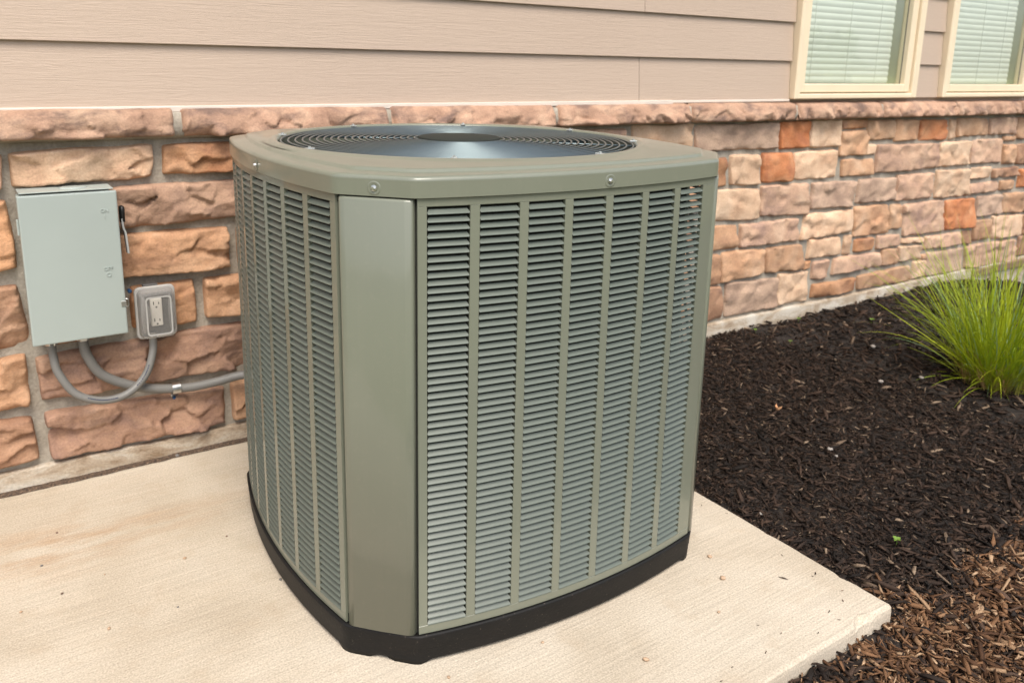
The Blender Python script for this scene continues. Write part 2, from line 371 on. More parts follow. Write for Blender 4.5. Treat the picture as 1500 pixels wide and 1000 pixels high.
STONES = """
c 2.395 0.993 2.751 0.991 2.744 0.892 2.402 0.905
p 2.769 0.984 3.332 0.983 3.34 0.862 2.781 0.869
o 3.35 0.983 3.568 0.984 3.579 0.855 3.361 0.859
c 3.594 0.986 3.83 0.985 3.833 0.851 3.593 0.856
r 3.843 0.984 4.052 0.98 4.053 0.94 3.851 0.939
t 3.843 0.924 4.063 0.927 4.082 0.796 3.844 0.8
r 2.841 0.825 2.991 0.83 2.998 0.7 2.855 0.701
c 3.012 0.838 3.214 0.835 3.229 0.693 3.023 0.702
o 3.237 0.838 3.464 0.835 3.47 0.694 3.252 0.702
c 3.478 0.834 3.811 0.83 3.832 0.691 3.489 0.699
t 3.874 0.778 4.155 0.77 4.155 0.685 3.881 0.691
c 2.89 0.682 3.236 0.669 3.252 0.522 2.905 0.54
m 3.25 0.68 3.619 0.671 3.631 0.515 3.261 0.53
p 3.644 0.67 4.014 0.659 4.018 0.52 3.655 0.539
t 2.841 0.517 3.095 0.501 3.108 0.393 2.853 0.396
m 3.122 0.503 3.556 0.495 3.574 0.382 3.132 0.39
c 3.615 0.509 4.01 0.5 4.022 0.381 3.591 0.38
t 2.838 0.381 2.989 0.369 3.002 0.228 2.853 0.238
t 3.009 0.379 3.312 0.363 3.323 0.24 3.018 0.226
t 3.331 0.362 3.609 0.354 3.635 0.221 3.339 0.235
c 3.668 0.372 3.934 0.358 3.935 0.268 3.66 0.272
c 3.973 0.365 4.034 0.362 4.032 0.257 3.97 0.259
b 2.838 0.222 3.02 0.212 3.04 0.048 2.855 0.052
p 3.054 0.217 3.437 0.199 3.454 0.042 3.06 0.051
c 3.445 0.214 3.69 0.2 3.701 0.04 3.462 0.055
r 3.65 0.255 3.694 0.254 3.687 0.218 3.645 0.219
m 3.72 0.247 3.855 0.242 3.862 0.15 3.721 0.152
m 3.898 0.247 4.328 0.232 4.34 0.155 3.891 0.157
r 3.737 0.121 4.105 0.111 4.115 0.037 3.732 0.046
t 4.065 0.977 4.31 0.974 4.323 0.874 4.076 0.873
t 4.323 0.974 4.545 0.969 4.564 0.862 4.33 0.861
o 4.566 0.966 4.845 0.963 4.85 0.852 4.577 0.855
c 4.882 0.965 4.936 0.964 4.952 0.858 4.893 0.855
t 4.962 0.97 5.313 0.963 5.331 0.863 4.975 0.865
m 5.34 0.962 5.658 0.963 5.682 0.86 5.356 0.863
t 5.682 0.959 5.929 0.959 5.976 0.821 5.702 0.827
t 5.538 0.843 5.688 0.842 5.695 0.82 5.544 0.821
c 4.085 0.848 4.158 0.846 4.163 0.799 4.087 0.8
m 4.175 0.843 4.783 0.828 4.801 0.69 4.181 0.692
c 4.811 0.834 5.138 0.831 5.159 0.691 4.817 0.695
m 5.171 0.834 5.512 0.834 5.544 0.686 5.177 0.693
t 5.553 0.793 5.705 0.79 5.729 0.67 5.571 0.67
b 5.728 0.79 5.988 0.787 6.019 0.651 5.746 0.661
p 4.047 0.663 4.394 0.652 4.404 0.526 4.037 0.538
m 4.406 0.666 4.773 0.658 4.798 0.51 4.409 0.523
c 4.811 0.669 5.187 0.658 5.201 0.494 4.823 0.508
c 5.207 0.661 5.439 0.659 5.445 0.591 5.212 0.596
b 5.466 0.643 5.786 0.64 5.795 0.585 5.474 0.59
m 5.213 0.563 5.559 0.563 5.559 0.497 5.217 0.503
t 5.583 0.558 5.765 0.557 5.763 0.498 5.587 0.5
o 5.816 0.621 6.079 0.613 6.088 0.496 5.821 0.506
t 4.034 0.517 4.338 0.506 4.371 0.342 4.052 0.352
t 4.372 0.5 4.49 0.494 4.501 0.362 4.389 0.359
m 4.507 0.488 4.925 0.487 4.969 0.294 4.537 0.305
o 4.954 0.481 5.293 0.47 5.322 0.284 4.98 0.3
p 5.327 0.478 5.639 0.47 5.648 0.348 5.336 0.351
t 5.661 0.476 6.102 0.455 6.149 0.316 5.671 0.349
t 5.322 0.323 5.533 0.316 5.55 0.193 5.344 0.195
c 5.551 0.332 5.939 0.311 5.961 0.169 5.582 0.18
r 4.07 0.333 4.246 0.326 4.247 0.257 4.076 0.267
m 4.281 0.331 4.502 0.318 4.509 0.255 4.286 0.257
c 4.536 0.288 4.764 0.273 4.766 0.245 4.535 0.263
m 4.783 0.274 5.179 0.266 5.192 0.189 4.788 0.195
b 5.202 0.267 5.297 0.265 5.315 0.183 5.214 0.187
t 4.343 0.244 4.496 0.234 4.51 0.147 4.351 0.156
c 4.512 0.241 4.744 0.227 4.751 0.146 4.524 0.157
t 4.766 0.165 4.81 0.163 4.813 0.139 4.771 0.141
p 4.825 0.172 5.24 0.158 5.253 0.014 4.836 0.027
m 5.262 0.167 5.912 0.146 5.947 -0.009 5.292 0.02
b 5.956 0.154 6.305 0.151 6.338 0.01 5.966 0.028
t 4.137 0.115 4.65 0.117 4.671 0.025 4.148 0.039
c 4.684 0.133 4.803 0.13 4.818 0.031 4.702 0.028
t 5.971 0.308 6.321 0.294 6.354 0.154 5.996 0.166
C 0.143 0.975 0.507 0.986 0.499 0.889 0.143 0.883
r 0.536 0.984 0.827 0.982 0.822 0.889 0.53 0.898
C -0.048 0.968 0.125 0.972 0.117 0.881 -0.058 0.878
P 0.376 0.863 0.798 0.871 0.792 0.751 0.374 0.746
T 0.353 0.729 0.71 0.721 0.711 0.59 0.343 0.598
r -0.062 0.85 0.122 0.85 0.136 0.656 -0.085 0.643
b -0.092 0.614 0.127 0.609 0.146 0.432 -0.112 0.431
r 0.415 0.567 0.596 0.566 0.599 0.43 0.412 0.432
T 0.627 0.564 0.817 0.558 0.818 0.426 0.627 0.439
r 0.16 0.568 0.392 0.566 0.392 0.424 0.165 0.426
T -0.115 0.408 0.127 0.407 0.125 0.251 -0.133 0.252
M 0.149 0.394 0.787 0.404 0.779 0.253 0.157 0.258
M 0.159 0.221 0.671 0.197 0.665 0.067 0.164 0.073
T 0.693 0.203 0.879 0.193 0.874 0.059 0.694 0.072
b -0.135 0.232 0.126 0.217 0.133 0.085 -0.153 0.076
"""
seed = 1
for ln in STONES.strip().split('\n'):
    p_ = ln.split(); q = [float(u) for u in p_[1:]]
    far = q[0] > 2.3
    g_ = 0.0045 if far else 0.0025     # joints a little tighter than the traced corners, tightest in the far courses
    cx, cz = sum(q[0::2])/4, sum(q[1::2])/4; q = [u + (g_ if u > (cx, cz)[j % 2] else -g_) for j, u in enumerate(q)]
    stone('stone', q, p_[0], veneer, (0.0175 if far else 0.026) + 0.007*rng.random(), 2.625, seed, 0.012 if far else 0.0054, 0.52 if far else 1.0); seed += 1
# courses behind the air conditioner and beyond the frame
rows = [(0.072,0.20),(0.255,0.40),(0.432,0.56),(0.59,0.722),(0.75,0.868),(0.89,0.984)]
spans = [[(-1.55,-0.17),(0.90,2.82)],[(-1.55,-0.15),(0.81,2.82)],[(-1.55,-0.13),(0.84,2.83)],[(-1.55,-0.1),(0.735,2.87)],[(-1.55,-0.08),(0.82,2.82)],[(-1.55,-0.07),(0.85,2.38)]]
for (z0, z1), sp in zip(rows, spans):
    for xa, xb in sp + [(6.38, 8.45)]:
        x = xa
        while x < xb - 0.05:
            w = min(rng.uniform(0.2, 0.48), xb-x)
            if xb - (x+w) < 0.12: w = xb-x
            stone('stone', [x, z1, x+w-0.02, z1, x+w-0.02, z0, x, z0], random.choice('cttmmprb'), veneer, 0.026, 2.625, seed, 0.022); seed += 1
            x += w
# ledge stones
LJ = [-1.55, -0.35, 0.575, 1.255, 1.962, 2.69, 3.415, 4.126, 4.86, 5.62, 6.4, 7.15, 7.85, 8.45]
def zb(x): return 1.010 - 0.0045*x
def ledge_stone(x0, x1, seed):
    ns = int((x1-x0)/0.008); prof = [(2.625,0.0),(2.585,0.001),(2.562,0.003),(2.554,0.007),(2.552,0.013),(2.552,0.019),(2.552,0.025),(2.553,0.031),(2.554,0.037),(2.555,0.043),(2.557,0.049),(2.559,0.055),(2.561,0.061),(2.564,0.067),(2.568,0.073),(2.574,0.078),(2.592,0.083),(2.625,0.086)]
    s = np.unique(np.concatenate([[0,0.004,0.010,0.018], np.linspace(0.02, x1-x0-0.02, ns), x1-x0-np.array([0.018,0.010,0.004,0])]))
    P = np.array(prof); X, K = np.meshgrid(x0+s, np.arange(len(prof)), indexing='ij')
    Yp = P[K,0]; Zp = zb(X)+P[K,1]; e = np.minimum(X-x0, x1-X); ed = np.sin(np.clip(e/0.014,0,1)*math.pi/2)
    face = np.clip((2.612-Yp)/0.04, 0, 1)
    r = np.random.default_rng(seed); nc = int((x1-x0)/0.022); px = r.uniform(x0,x1,nc); pz = r.uniform(1.0,1.09,nc)
    d2 = (X[...,None]+0.03*(fbm(X*25,Zp*25,seed)-0.5)[...,None]-px)**2+(Zp[...,None]-pz)**2*1.6
    wg = np.exp(-(d2-d2.min(-1,keepdims=True))*26000); wg /= wg.sum(-1,keepdims=True)+1e-12
    fac = (wg*(r.uniform(-1,1,nc)*0.007+r.uniform(-1,1,nc)*0.10*(X[...,None]-px)+r.uniform(-1,1,nc)*0.22*(Zp[...,None]-pz))).sum(-1)
    rd = 0.5-np.abs(fbm(X*22, Zp*34, seed+2, 5)-0.5)*2
    low = np.clip(1.2-P[K,1]/0.06, 0.25, 1)
    Y = Yp - face*(2.3*fac*low+0.018*(fbm(X*9,Zp*16,seed+4)-0.5)+0.010*(rd-0.3)*low) + (1-ed)*0.03*face
    Z = Zp + 0.006*(fbm(X*7, K*0.3, seed+7)-0.5)
    v = np.stack([X.ravel(),Y.ravel(),Z.ravel()],1); n = len(prof)
    f = [(i*n+j,(i+1)*n+j,(i+1)*n+j+1,i*n+j+1) for i in range(len(s)-1) for j in range(n-1)]
    f += [tuple(range(n-1,-1,-1)), tuple((len(s)-1)*n+j for j in range(n))]
    c = v.mean(0); c[1] = 2.6
    return mkh('ledge_stone', v, f, PAL['l'], veneer, True, c)
for i in range(len(LJ)-1):
    ledge_stone(LJ[i]+0.008, LJ[i+1]-0.008, 500+i)
# mortar behind / between ledge stones
m = MB()
for i in range(40):
    a, b = XA+(XB-XA)*i/40, XA+(XB-XA)*(i+1)/40
    m.loft([[(a,2.63,zb(a)-0.012),(a,2.582,zb(a)+0.006),(a,2.575,zb(a)+0.03),(a,2.585,zb(a)+0.07),(a,2.63,zb(a)+0.082)],[(b,2.63,zb(b)-0.012),(b,2.582,zb(b)+0.006),(b,2.575,zb(b)+0.03),(b,2.585,zb(b)+0.07),(b,2.63,zb(b)+0.082)]], False)
mkhb('ledge_mortar', m, M_MORTAR, veneer, True)
# foundation strip with an uneven top
nx = 220; xs = np.linspace(XA, XB, nx); rings = []
for x in xs:
    zt = 0.062 - 0.0095*max(0, min(x, 5.3)) + 0.006*(fbm(np.array([x*9.0]), np.array([1.0]), 4)[0]-0.5)
    yn = 2.600 + 0.006*(fbm(np.array([x*5.0]), np.array([2.0]), 8)[0]-0.5)
    rings.append([(x,2.65,-0.5),(x,yn-0.004,-0.5),(x,yn-0.003,-0.02),(x,yn,0.6*zt),(x,yn+0.002,zt-0.004),(x,yn+0.008,zt),(x,2.65,zt+0.003)])
m = MB(); m.loft(rings, False); mkhb('foundation', m, M_FOUND, house, False)
m = MB(); m.bbox(5.36, 8.5, 2.580, 2.62, -0.045, 0.002, 0.004); mkhb('drip_strip', m, M_STRIP)
m = MB(); m.bbox(XA, 2.6, 2.592, 2.63, 1.079, 1.096, 0.002); m.bbox(2.6, 3.384, 2.601, 2.63, 1.083, 1.095, 0.002); mkhb('flashing', m, M_FLASH)

WIN = [(3.385, 4.425), (4.690, 5.73)]
ZW0, ZW1 = 1.094, 2.28
# lap siding
siding = empty('siding', (0,0,0), 0, house)
def board(x0, x1, z0, zt=None):
    zt = z0+0.2 if zt is None else zt
    f_ = (zt-z0)/0.2
    m = MB(); b = 0.0015
    prof = [(2.612,z0),(2.6045,z0),(2.603,z0+b),(2.603+0.0150*f_,zt),(2.616+0.012*f_,zt)]
    m.loft([[(x0,y,z) for y,z in prof],[(x1,y,z) for y,z in prof]], True, True, True)
    return mkh('siding_board', m.v, m.f, M_SIDING, siding, False, ((x0+x1)/2, 2.61, z0))
siding.location = (0,0,0)
for r in range(9):
    z0 = 1.094+0.178*r
    segs = [(XA, XB)] if z0 >= ZW1-0.05 else [(XA, WIN[0][0]-0.006), (WIN[0][1]+0.006, WIN[1][0]-0.006), (WIN[1][1]+0.006, XB)]
    cut = [2.411, 6.5] if r % 2 == 0 else [-0.26, 7.3]
    if r == 2: cut[0] = 2.417
    for a, b in segs:
        pts = [a]+[c for c in cut if a+0.1 < c < b-0.1]+[b]
        for i in range(len(pts)-1):
            board(pts[i]+(0.0012 if i else 0), pts[i+1]-(0.0012 if i < len(pts)-2 else 0), z0)
# wall behind, soffit, roof, sides
m = MB()
m.box(XA, XB, 2.6285, 2.80, 0.0, ZW0-0.004)
for a, b in [(XA, WIN[0][0]+0.02), (WIN[0][1]-0.02, WIN[1][0]+0.02), (WIN[1][1]-0.02, XB)]: m.box(a, b, 2.6285, 2.80, ZW0-0.003, ZW1+0.0)
m.box(XA, XB, 2.6285, 2.80, ZW1+0.001, 2.80)
m.box(XA-0.02, XA+0.13, 2.66, 7.0, 0, 2.8); m.box(XB-0.13, XB+0.02, 2.66, 7.0, 0, 2.8); m.box(XA, XB, 6.85, 7.0, 0, 2.8)
mkhb('wall', m, M_SIDING)
m = MB(); m.box(XA-0.3, XB+0.3, 2.28, 7.3, 2.72, 2.74); m.bbox(XA-0.3, XB+0.3, 2.25, 2.279, 2.66, 2.84, 0.003); mkhb('soffit', m, M_SOFFIT)
m = MB(); m.loft([[(x,2.2,2.84),(x,4.75,3.75),(x,7.3,2.84),(x,7.3,2.88),(x,4.75,3.80),(x,2.2,2.88)] for x in (XA-0.3, XB+0.3)], True, True, True); mkhb('roof', m, M_ROOF)

def bar_frame(x0, x1, z0, z1, wl, wr, wb, wt, y0, y1, b):
    m = MB(); m.bbox(x0, x0+wl, y0, y1, z0, z1, b); m.bbox(x1-wr, x1, y0, y1, z0, z1, b)
    m.bbox(x0+wl-b, x1-wr+b, y0+0.0008, y1, z0, z0+wb, b); m.bbox(x0+wl-b, x1-wr+b, y0+0.0008, y1, z1-wt, z1, b); return m
for wi, (x0, x1) in enumerate(WIN):
    win = empty('window', (0,0,0), 0, house)
    m = bar_frame(x0, x1, ZW0, ZW1, 0.040, 0.050, 0.026, 0.04, 2.574, 2.66, 0.005); mkhb('outer_frame', m, M_VINYL, win)
    m = bar_frame(x0+0.043, x1-0.053, ZW0+0.031, ZW1-0.045, 0.046, 0.050, 0.042, 0.045, 2.590, 2.645, 0.004); mkhb('sash', m, M_VINYL, win)
    px0, px1, pz0, pz1 = x0+0.086, x1-0.100, ZW0+0.070, ZW1-0.088
    m = bar_frame(px0, px1, pz0, pz1, 0.004, 0.004, 0.004, 0.004, 2.617, 2.623, 0.0008); mkhb('seal', m, M_SEAL, win)
    mkh('pane', [(px0,2.620,pz0),(px1,2.620,pz0),(px1,2.620,pz1),(px0,2.620,pz1)], [(0,1,2,3)], M_GLASS, win)
    m = MB(); j0, j1 = px0-0.03, px1+0.012
    m.box(j1, j1+0.03, 2.646, 2.86, pz0-0.02, pz1+0.02); m.box(j0-0.03, j0, 2.646, 2.86, pz0-0.02, pz1+0.02)
    m.box(j0, j1, 2.646, 2.86, pz0-0.05, pz0-0.021); m.box(j0, j1, 2.646, 2.86, pz1+0.021, pz1+0.05)
    mkhb('jamb', m, M_JAMB, win)
    m = MB(); r0, r1, ra, rb_ = 2.861, 4.2, 0.85, 2.45   # the room behind, closed
    m.add([(j0-0.1,r0,ra),(j1+0.1,r0,ra),(j1+0.1,r1,ra),(j0-0.1,r1,ra),(j0-0.1,r0,rb_),(j1+0.1,r0,rb_),(j1+0.1,r1,rb_),(j0-0.1,r1,rb_)], [(0,1,2,3),(4,7,6,5),(1,5,6,2),(2,6,7,3),(3,7,4,0)])
    mkhb('room', m, M_ROOM, win)
    bl = empty('window_blind', ((px0+px1)/2, 2.672, pz0))
    tag(bl, ['white slatted blind behind the left window, nearer the air conditioner', 'white slatted blind behind the right window, cut by the picture edge'][wi], 'blind')
    hw = (px1-px0)/2-0.010; base = None
    ns = 34
    for i in range(ns):
        z = 0.02+i*0.031
        if base is None:
            m = MB(); prof = [(0.0030,-0.0165),(-0.0005,-0.0085),(-0.0020,0.0),(-0.0020,0.0075),(0.0012,0.0160)]
            m.loft([[(-hw-0.012,y,zz) for y,zz in prof],[(0,y,zz) for y,zz in prof],[(hw-0.03,y,zz) for y,zz in prof]], False)
            base = m.mk('slat', M_BLIND, bl, True, (0,0,0)).data; bl.children[0].location = (0,0,z)
        else:
            put('slat', base, bl, (0, 0, z))
    m = MB(); m.bbox(-hw-0.012, hw-0.03, -0.016, 0.02, 0.02+ns*0.031-0.012, 0.02+ns*0.031+0.03, 0.003); m.mk('head_rail', M_BLIND, bl)
    m = MB()
    for cx in (-hw*0.7, 0.0, hw*0.62): m.tube([(cx,-0.006,0.005),(cx,-0.006,0.02+ns*0.031)], 0.0012, 5)
    m.mk('cord', M_BLIND, bl)
# ------------------------------------------------------------------ ground
k = NT('lawn_grass', 0.95); v = k.pos()
k.col(k.mix(k.noise(v, 0.35, 5, 0.6), (0.10,0.12,0.035), (0.20,0.18,0.075))); M_LAWN = k.m
mk('ground', [(-150,-250,-0.32),(150,-250,-0.32),(150,250,-0.32),(-150,250,-0.32)], [(0,1,2,3)], M_LAWN)
tag(bpy.data.objects['ground'], kind='structure')

def mz(x, y):
    """height of the mulch surface"""
    x = np.asarray(x, float); y = np.asarray(y, float)
    front = np.clip((0.95-y)/0.10, 0, 1)*np.clip((2.1-x)/0.35, 0, 1)
    base = -0.030 - 0.030*front - 0.012*np.clip((1.0-y)/0.3, 0, 1)
    base = base - 0.17*np.clip((x-5.05)/1.1, 0, 1)**1.3*np.clip((y-1.6)/0.8, 0, 1)
    pile = 0.012*np.exp(-((x-1.80)/0.05)**2)*(y > 0.95)
    return base + pile + 0.022*(fbm(x*3.1+4, y*3.1, 41)-0.5) + 0.016*(fbm(x*13, y*13, 42)-0.5)
k = NT('mulch_soil', 0.95); v = k.pos(); k.col(k.ramp(k.noise(v, 60, 5, 0.7), [(0.3, (0.006,0.005,0.004)), (0.7, (0.035,0.024,0.018))])); k.nrm(k.bump(k.noise(v, 90, 4), 0.8, 0.01)); M_SOIL = k.m
gx, gy = np.meshgrid(np.linspace(0.2, 9.0, 290), np.linspace(-0.6, 2.64, 120)); gz = mz(gx, gy) - 0.006
under = (gx < 1.75) & (gy > 0.93); gz = np.where(under, -0.14, gz); n = 290
mk('mulch_bed', np.stack([gx.ravel(), gy.ravel(), gz.ravel()], 1), [(j*n+i, j*n+i+1, (j+1)*n+i+1, (j+1)*n+i) for j in range(119) for i in range(n-1)], M_SOIL, None, True)
tag(bpy.data.objects['mulch_bed'], kind='structure')

# concrete pad: a slab with worn, slightly uneven edges
PX1, PY0, PY1, PX0 = 1.760, 0.917, 2.590, -1.6
def edge_line():
    pts = []
    for x in np.linspace(PX0, PX1-0.012, 150): pts.append((x, PY0, 0, -1))
    for a in np.linspace(-math.pi/2, 0, 7)[1:-1]: pts.append((PX1-0.012+0.012*math.cos(a), PY0+0.012+0.012*math.sin(a), math.cos(a), math.sin(a)))
    for y in np.linspace(PY0+0.012, PY1, 80): pts.append((PX1, y, 1, 0))
    return pts
E_ = edge_line(); ex = np.array([p[0] for p in E_]); ey = np.array([p[1] for p in E_]); nxv = np.array([p[2] for p in E_]); nyv = np.array([p[3] for p in E_])
wob = 0.004*(fbm(ex*9, ey*9, 61)-0.5)+0.003*(fbm(ex*45, ey*45, 62)-0.5)
chip = 0.020*np.clip(fbm(ex*14+3, ey*14, 63)*2.6-1.62, 0, 1) + 0.016*np.exp(-((ex-1.655)/0.035)**2-((ey-PY0)/0.02)**2)
rings = []
for inset, z, cw in ((0.0,-0.13,0.0),(0.0,-0.05,0.1),(0.0,-0.016,0.5),(0.0015,-0.006,1.0),(0.005,-0.0015,1.0),(0.0105,0.0,0.8)):
    rings.append([(ex[i]-nxv[i]*(inset+wob[i]+chip[i]*cw), ey[i]-nyv[i]*(inset+wob[i]+chip[i]*cw), z - (chip[i]*0.35*cw if -0.02 < z < -0.0001 else 0)) for i in range(len(ex))])
m = MB(); m.loft(rings, False)
inner = rings[-1]; b0 = len(m.v); m.v += [(PX0, PY1, 0.0)]; n0 = (len(rings)-1)*len(ex)
m.f.append(tuple([n0+i for i in range(len(ex))] + [b0]))
m.mk('concrete_pad', M_PAD, None, False); tag(bpy.data.objects['concrete_pad'], kind='structure')
# grit filled joint between pad and foundation
m = MB(); rings = []
for x in np.linspace(PX0, PX1, 160):
    a = fbm(np.array([x*30.0]), np.array([0.0]), 71)[0]; b = fbm(np.array([x*55.0]), np.array([4.0]), 72)[0]
    rings.append([(x, 2.574+0.012*a, 0.0012), (x, 2.582+0.006*b, 0.004+0.004*b), (x, 2.594, 0.005+0.006*a), (x, 2.605, 0.006+0.006*b)])
m.loft(rings, False); m.mk('pad_joint', M_GRIT, None, True); tag(bpy.data.objects['pad_joint'], kind='structure')

# ------------------------------------------------------------------ mulch chips (one uncountable mass)
def brown_zone(x, y):
    return np.clip((1.00 + 0.16*(fbm(x*6, y*6, 81)-0.5)*2 - 0.03*np.clip(x-1.8, 0, 2) - y)/0.10, 0, 1)
def chips(n, x0, x1, y0, y1, smin, smax, seed):
    r = np.random.default_rng(seed)
    x = r.uniform(x0, x1, n); y = r.uniform(y0, y1, n)
    keep = ~((x < PX1+0.002) & (y > PY0-0.004)) & (y < 2.600)
    x, y = x[keep], y[keep]; n = len(x)
    L = np.clip(smin*np.exp(r.normal(0, 0.5, n)), 0.006, smax); Wd = np.clip(L*r.uniform(0.10, 0.34, n), 0.0016, 0.012); T = Wd*r.uniform(0.25, 0.6, n)
    yaw = r.uniform(0, math.pi*2, n); pit = r.normal(0, 0.26, n); rol = r.normal(0, 0.6, n)
    z = mz(x, y) + r.uniform(-0.006, 0.012, n) + 0.3*L*np.abs(np.sin(pit))
    c = np.stack([x, y, z], 1)
    d = np.stack([np.cos(yaw)*np.cos(pit), np.sin(yaw)*np.cos(pit), np.sin(pit)], 1)
    s = np.stack([-np.sin(yaw), np.cos(yaw), np.zeros(n)], 1); u = np.cross(d, s)
    s2 = s*np.cos(rol)[:, None]+u*np.sin(rol)[:, None]; u2 = np.cross(d, s2)
    hL, hW = (L/2)[:, None], (Wd/2)[:, None]; tp = r.uniform(0.35, 1.0, n)[:, None]; tq = r.uniform(0.35, 1.0, n)[:, None]
    bend = u2*(L*r.normal(0, 0.06, n))[:, None]; sk = d*(Wd*r.normal(0, 0.5, n))[:, None]
    V = np.stack([c-d*hL-s2*hW*tp-sk, c-d*hL+s2*hW*tp+sk, c+bend-s2*hW, c+bend+s2*hW, c+d*hL-s2*hW*tq+sk, c+d*hL+s2*hW*tq-sk], 1)
    B = V - (u2*T[:, None])[:, None, :]
    V = np.concatenate([V, B], 1)                                  # 12 verts each
    F = np.array([(0,2,3,1),(2,4,5,3),(6,7,9,8),(8,9,11,10),(0,6,8,2),(2,8,10,4),(1,3,9,7),(3,5,11,9),(0,1,7,6),(4,10,11,5)])
    bz = brown_zone(x, y); q = r.random(n); tone = r.random(n)[:, None]
    dark = np.array([0.010,0.0075,0.006])*(1-tone**1.5)+np.array([0.060,0.036,0.024])*tone**1.5
    tan = np.array([0.09,0.06,0.04])*(1-tone)+np.array([0.24,0.175,0.12])*tone
    brn = np.array([0.055,0.026,0.013])*(1-tone)+np.array([0.20,0.105,0.052])*tone
    lt = np.array([0.22,0.125,0.065])*(1-tone)+np.array([0.40,0.27,0.165])*tone
    c1 = np.where((q < 0.045)[:, None], tan, dark); c2 = np.where((q < 0.16)[:, None], lt, np.where((q > 0.78)[:, None], dark*1.5, brn))
    sel = (r.random(n) < bz)[:, None]
    return V, F, np.where(sel, c2, c1)
def chip_mesh(name, sets):
    vs, fs, cs = [], [], []; o = 0
    for V, F, C_ in sets:
        n = len(V); vs.append(V.reshape(-1, 3)); fs.append((F[None]+(np.arange(n)*12+o)[:, None, None]).reshape(-1, 4)); cs.append(np.repeat(C_, 12, 0)); o += n*12
    V = np.concatenate(vs); F = np.concatenate(fs).astype(np.int32); C_ = np.concatenate(cs)
    me = bpy.data.meshes.new(name); me.vertices.add(len(V)); me.vertices.foreach_set('co', V.ravel().astype(np.float32))
    me.loops.add(F.size); me.loops.foreach_set('vertex_index', F.ravel())
    me.polygons.add(len(F)); me.polygons.foreach_set('loop_start', np.arange(0, F.size, 4, dtype=np.int32))
    me.update(calc_edges=True)
    at = me.color_attributes.new('chip', 'FLOAT_COLOR', 'POINT'); at.data.foreach_set('color', np.concatenate([C_, np.ones((len(C_), 1))], 1).ravel().astype(np.float32))
    k = NT('mulch_wood', 0.8, Specular_IOR_Level=0.22); a = k.n('ShaderNodeAttribute'); a.attribute_name = 'chip'
    v = k.pos((1,1,1)); k.col(k.mix(0.6, a.outputs['Color'], k.ramp(k.noise(v, 260, 3, 0.6), [(0.3, 0.25), (0.7, 0.72)]), 'OVERLAY'))
    k.nrm(k.bump(k.noise(v, 420, 2), 0.5, 0.002)); me.materials.append(k.m)
    o = put(name, me); return o
def crumbs(n, seed):     # a few bits kicked onto the pad near its edges
    V, F, C_ = chips(n, 2.0, 2.3, 1.2, 1.6, 0.008, 0.016, seed); r = np.random.default_rng(seed+1); n = len(V)
    c = V.mean(1, keepdims=True); V = V-c; V[..., 2] *= 0.35
    e = np.abs(r.normal(0, 0.07, n)); fr = r.random(n) < 0.5
    x = np.where(fr, r.uniform(1.2, 1.74, n), PX1-0.02-e); y = np.where(fr, PY0+0.02+e*0.6, r.uniform(0.95, 1.9, n))
    return V+np.stack([x, y, np.full(n, 0.0022)], 1)[:, None, :], F, C_*2.2
o = chip_mesh('mulch', [crumbs(20, 77), chips(30000, 1.76, 3.2, 0.55, 2.60, 0.016, 0.055, 1), chips(17000, 3.2, 6.4, 0.8, 2.60, 0.024, 0.06, 2),
                        chips(9000, 0.9, 2.6, 0.45, 1.02, 0.024, 0.075, 3), chips(4200, 2.2, 5, 0.0, 0.9, 0.03, 0.07, 4), chips(26000, 1.76, 3.1, 0.6, 2.60, 0.008, 0.02, 5), chips(6000, 0.9, 2.5, 0.5, 0.98, 0.010, 0.025, 6)])
tag(o, 'dark shredded wood mulch covering the bed, browner in front of the pad', 'mulch', kind='stuff')

# ------------------------------------------------------------------ air conditioner
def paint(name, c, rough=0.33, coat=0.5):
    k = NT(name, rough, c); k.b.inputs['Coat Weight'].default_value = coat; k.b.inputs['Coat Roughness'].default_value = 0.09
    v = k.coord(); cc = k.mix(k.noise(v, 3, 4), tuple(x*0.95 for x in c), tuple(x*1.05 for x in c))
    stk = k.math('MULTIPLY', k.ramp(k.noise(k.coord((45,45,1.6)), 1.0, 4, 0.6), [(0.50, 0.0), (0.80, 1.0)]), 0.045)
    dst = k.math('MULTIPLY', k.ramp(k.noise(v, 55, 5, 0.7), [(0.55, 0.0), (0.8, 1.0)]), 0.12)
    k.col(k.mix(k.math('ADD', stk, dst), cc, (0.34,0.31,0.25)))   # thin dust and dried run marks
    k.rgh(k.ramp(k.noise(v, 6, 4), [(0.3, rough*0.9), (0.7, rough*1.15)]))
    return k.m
AC_C = (0.171,0.183,0.139)
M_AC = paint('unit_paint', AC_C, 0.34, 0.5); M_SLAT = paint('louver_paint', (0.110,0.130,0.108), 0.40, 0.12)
M_CAP = plain('cap_paint', (0.026,0.030,0.026), 0.7, 0.05, Specular_IOR_Level=0.15); M_COIL = plain('coil_fins', (0.012,0.011,0.010), 0.8, 0.3, 60)
M_WIRE = plain('guard_wire', (0.13,0.168,0.180), 0.32, 0.05, Metallic=0.7); M_DARK = plain('fan_dark', (0.014,0.026,0.032), 0.35, 0.2)
M_CLIP = plain('clip_steel', (0.32,0.34,0.33), 0.4, 0.1)
M_STEEL = plain('zinc_steel', (0.62,0.63,0.62), 0.28, 0.1, 40, Metallic=1.0)
k = NT('pan_plastic', 0.6, Specular_IOR_Level=0.25); v = k.coord(); n = k.noise(v, 190, 3, 0.6); n2 = k.noise(v, 12, 4)
c = k.mix(k.ramp(n2, [(0.4, 0.0), (0.7, 0.5)]), (0.007,0.007,0.007), (0.014,0.012,0.011))
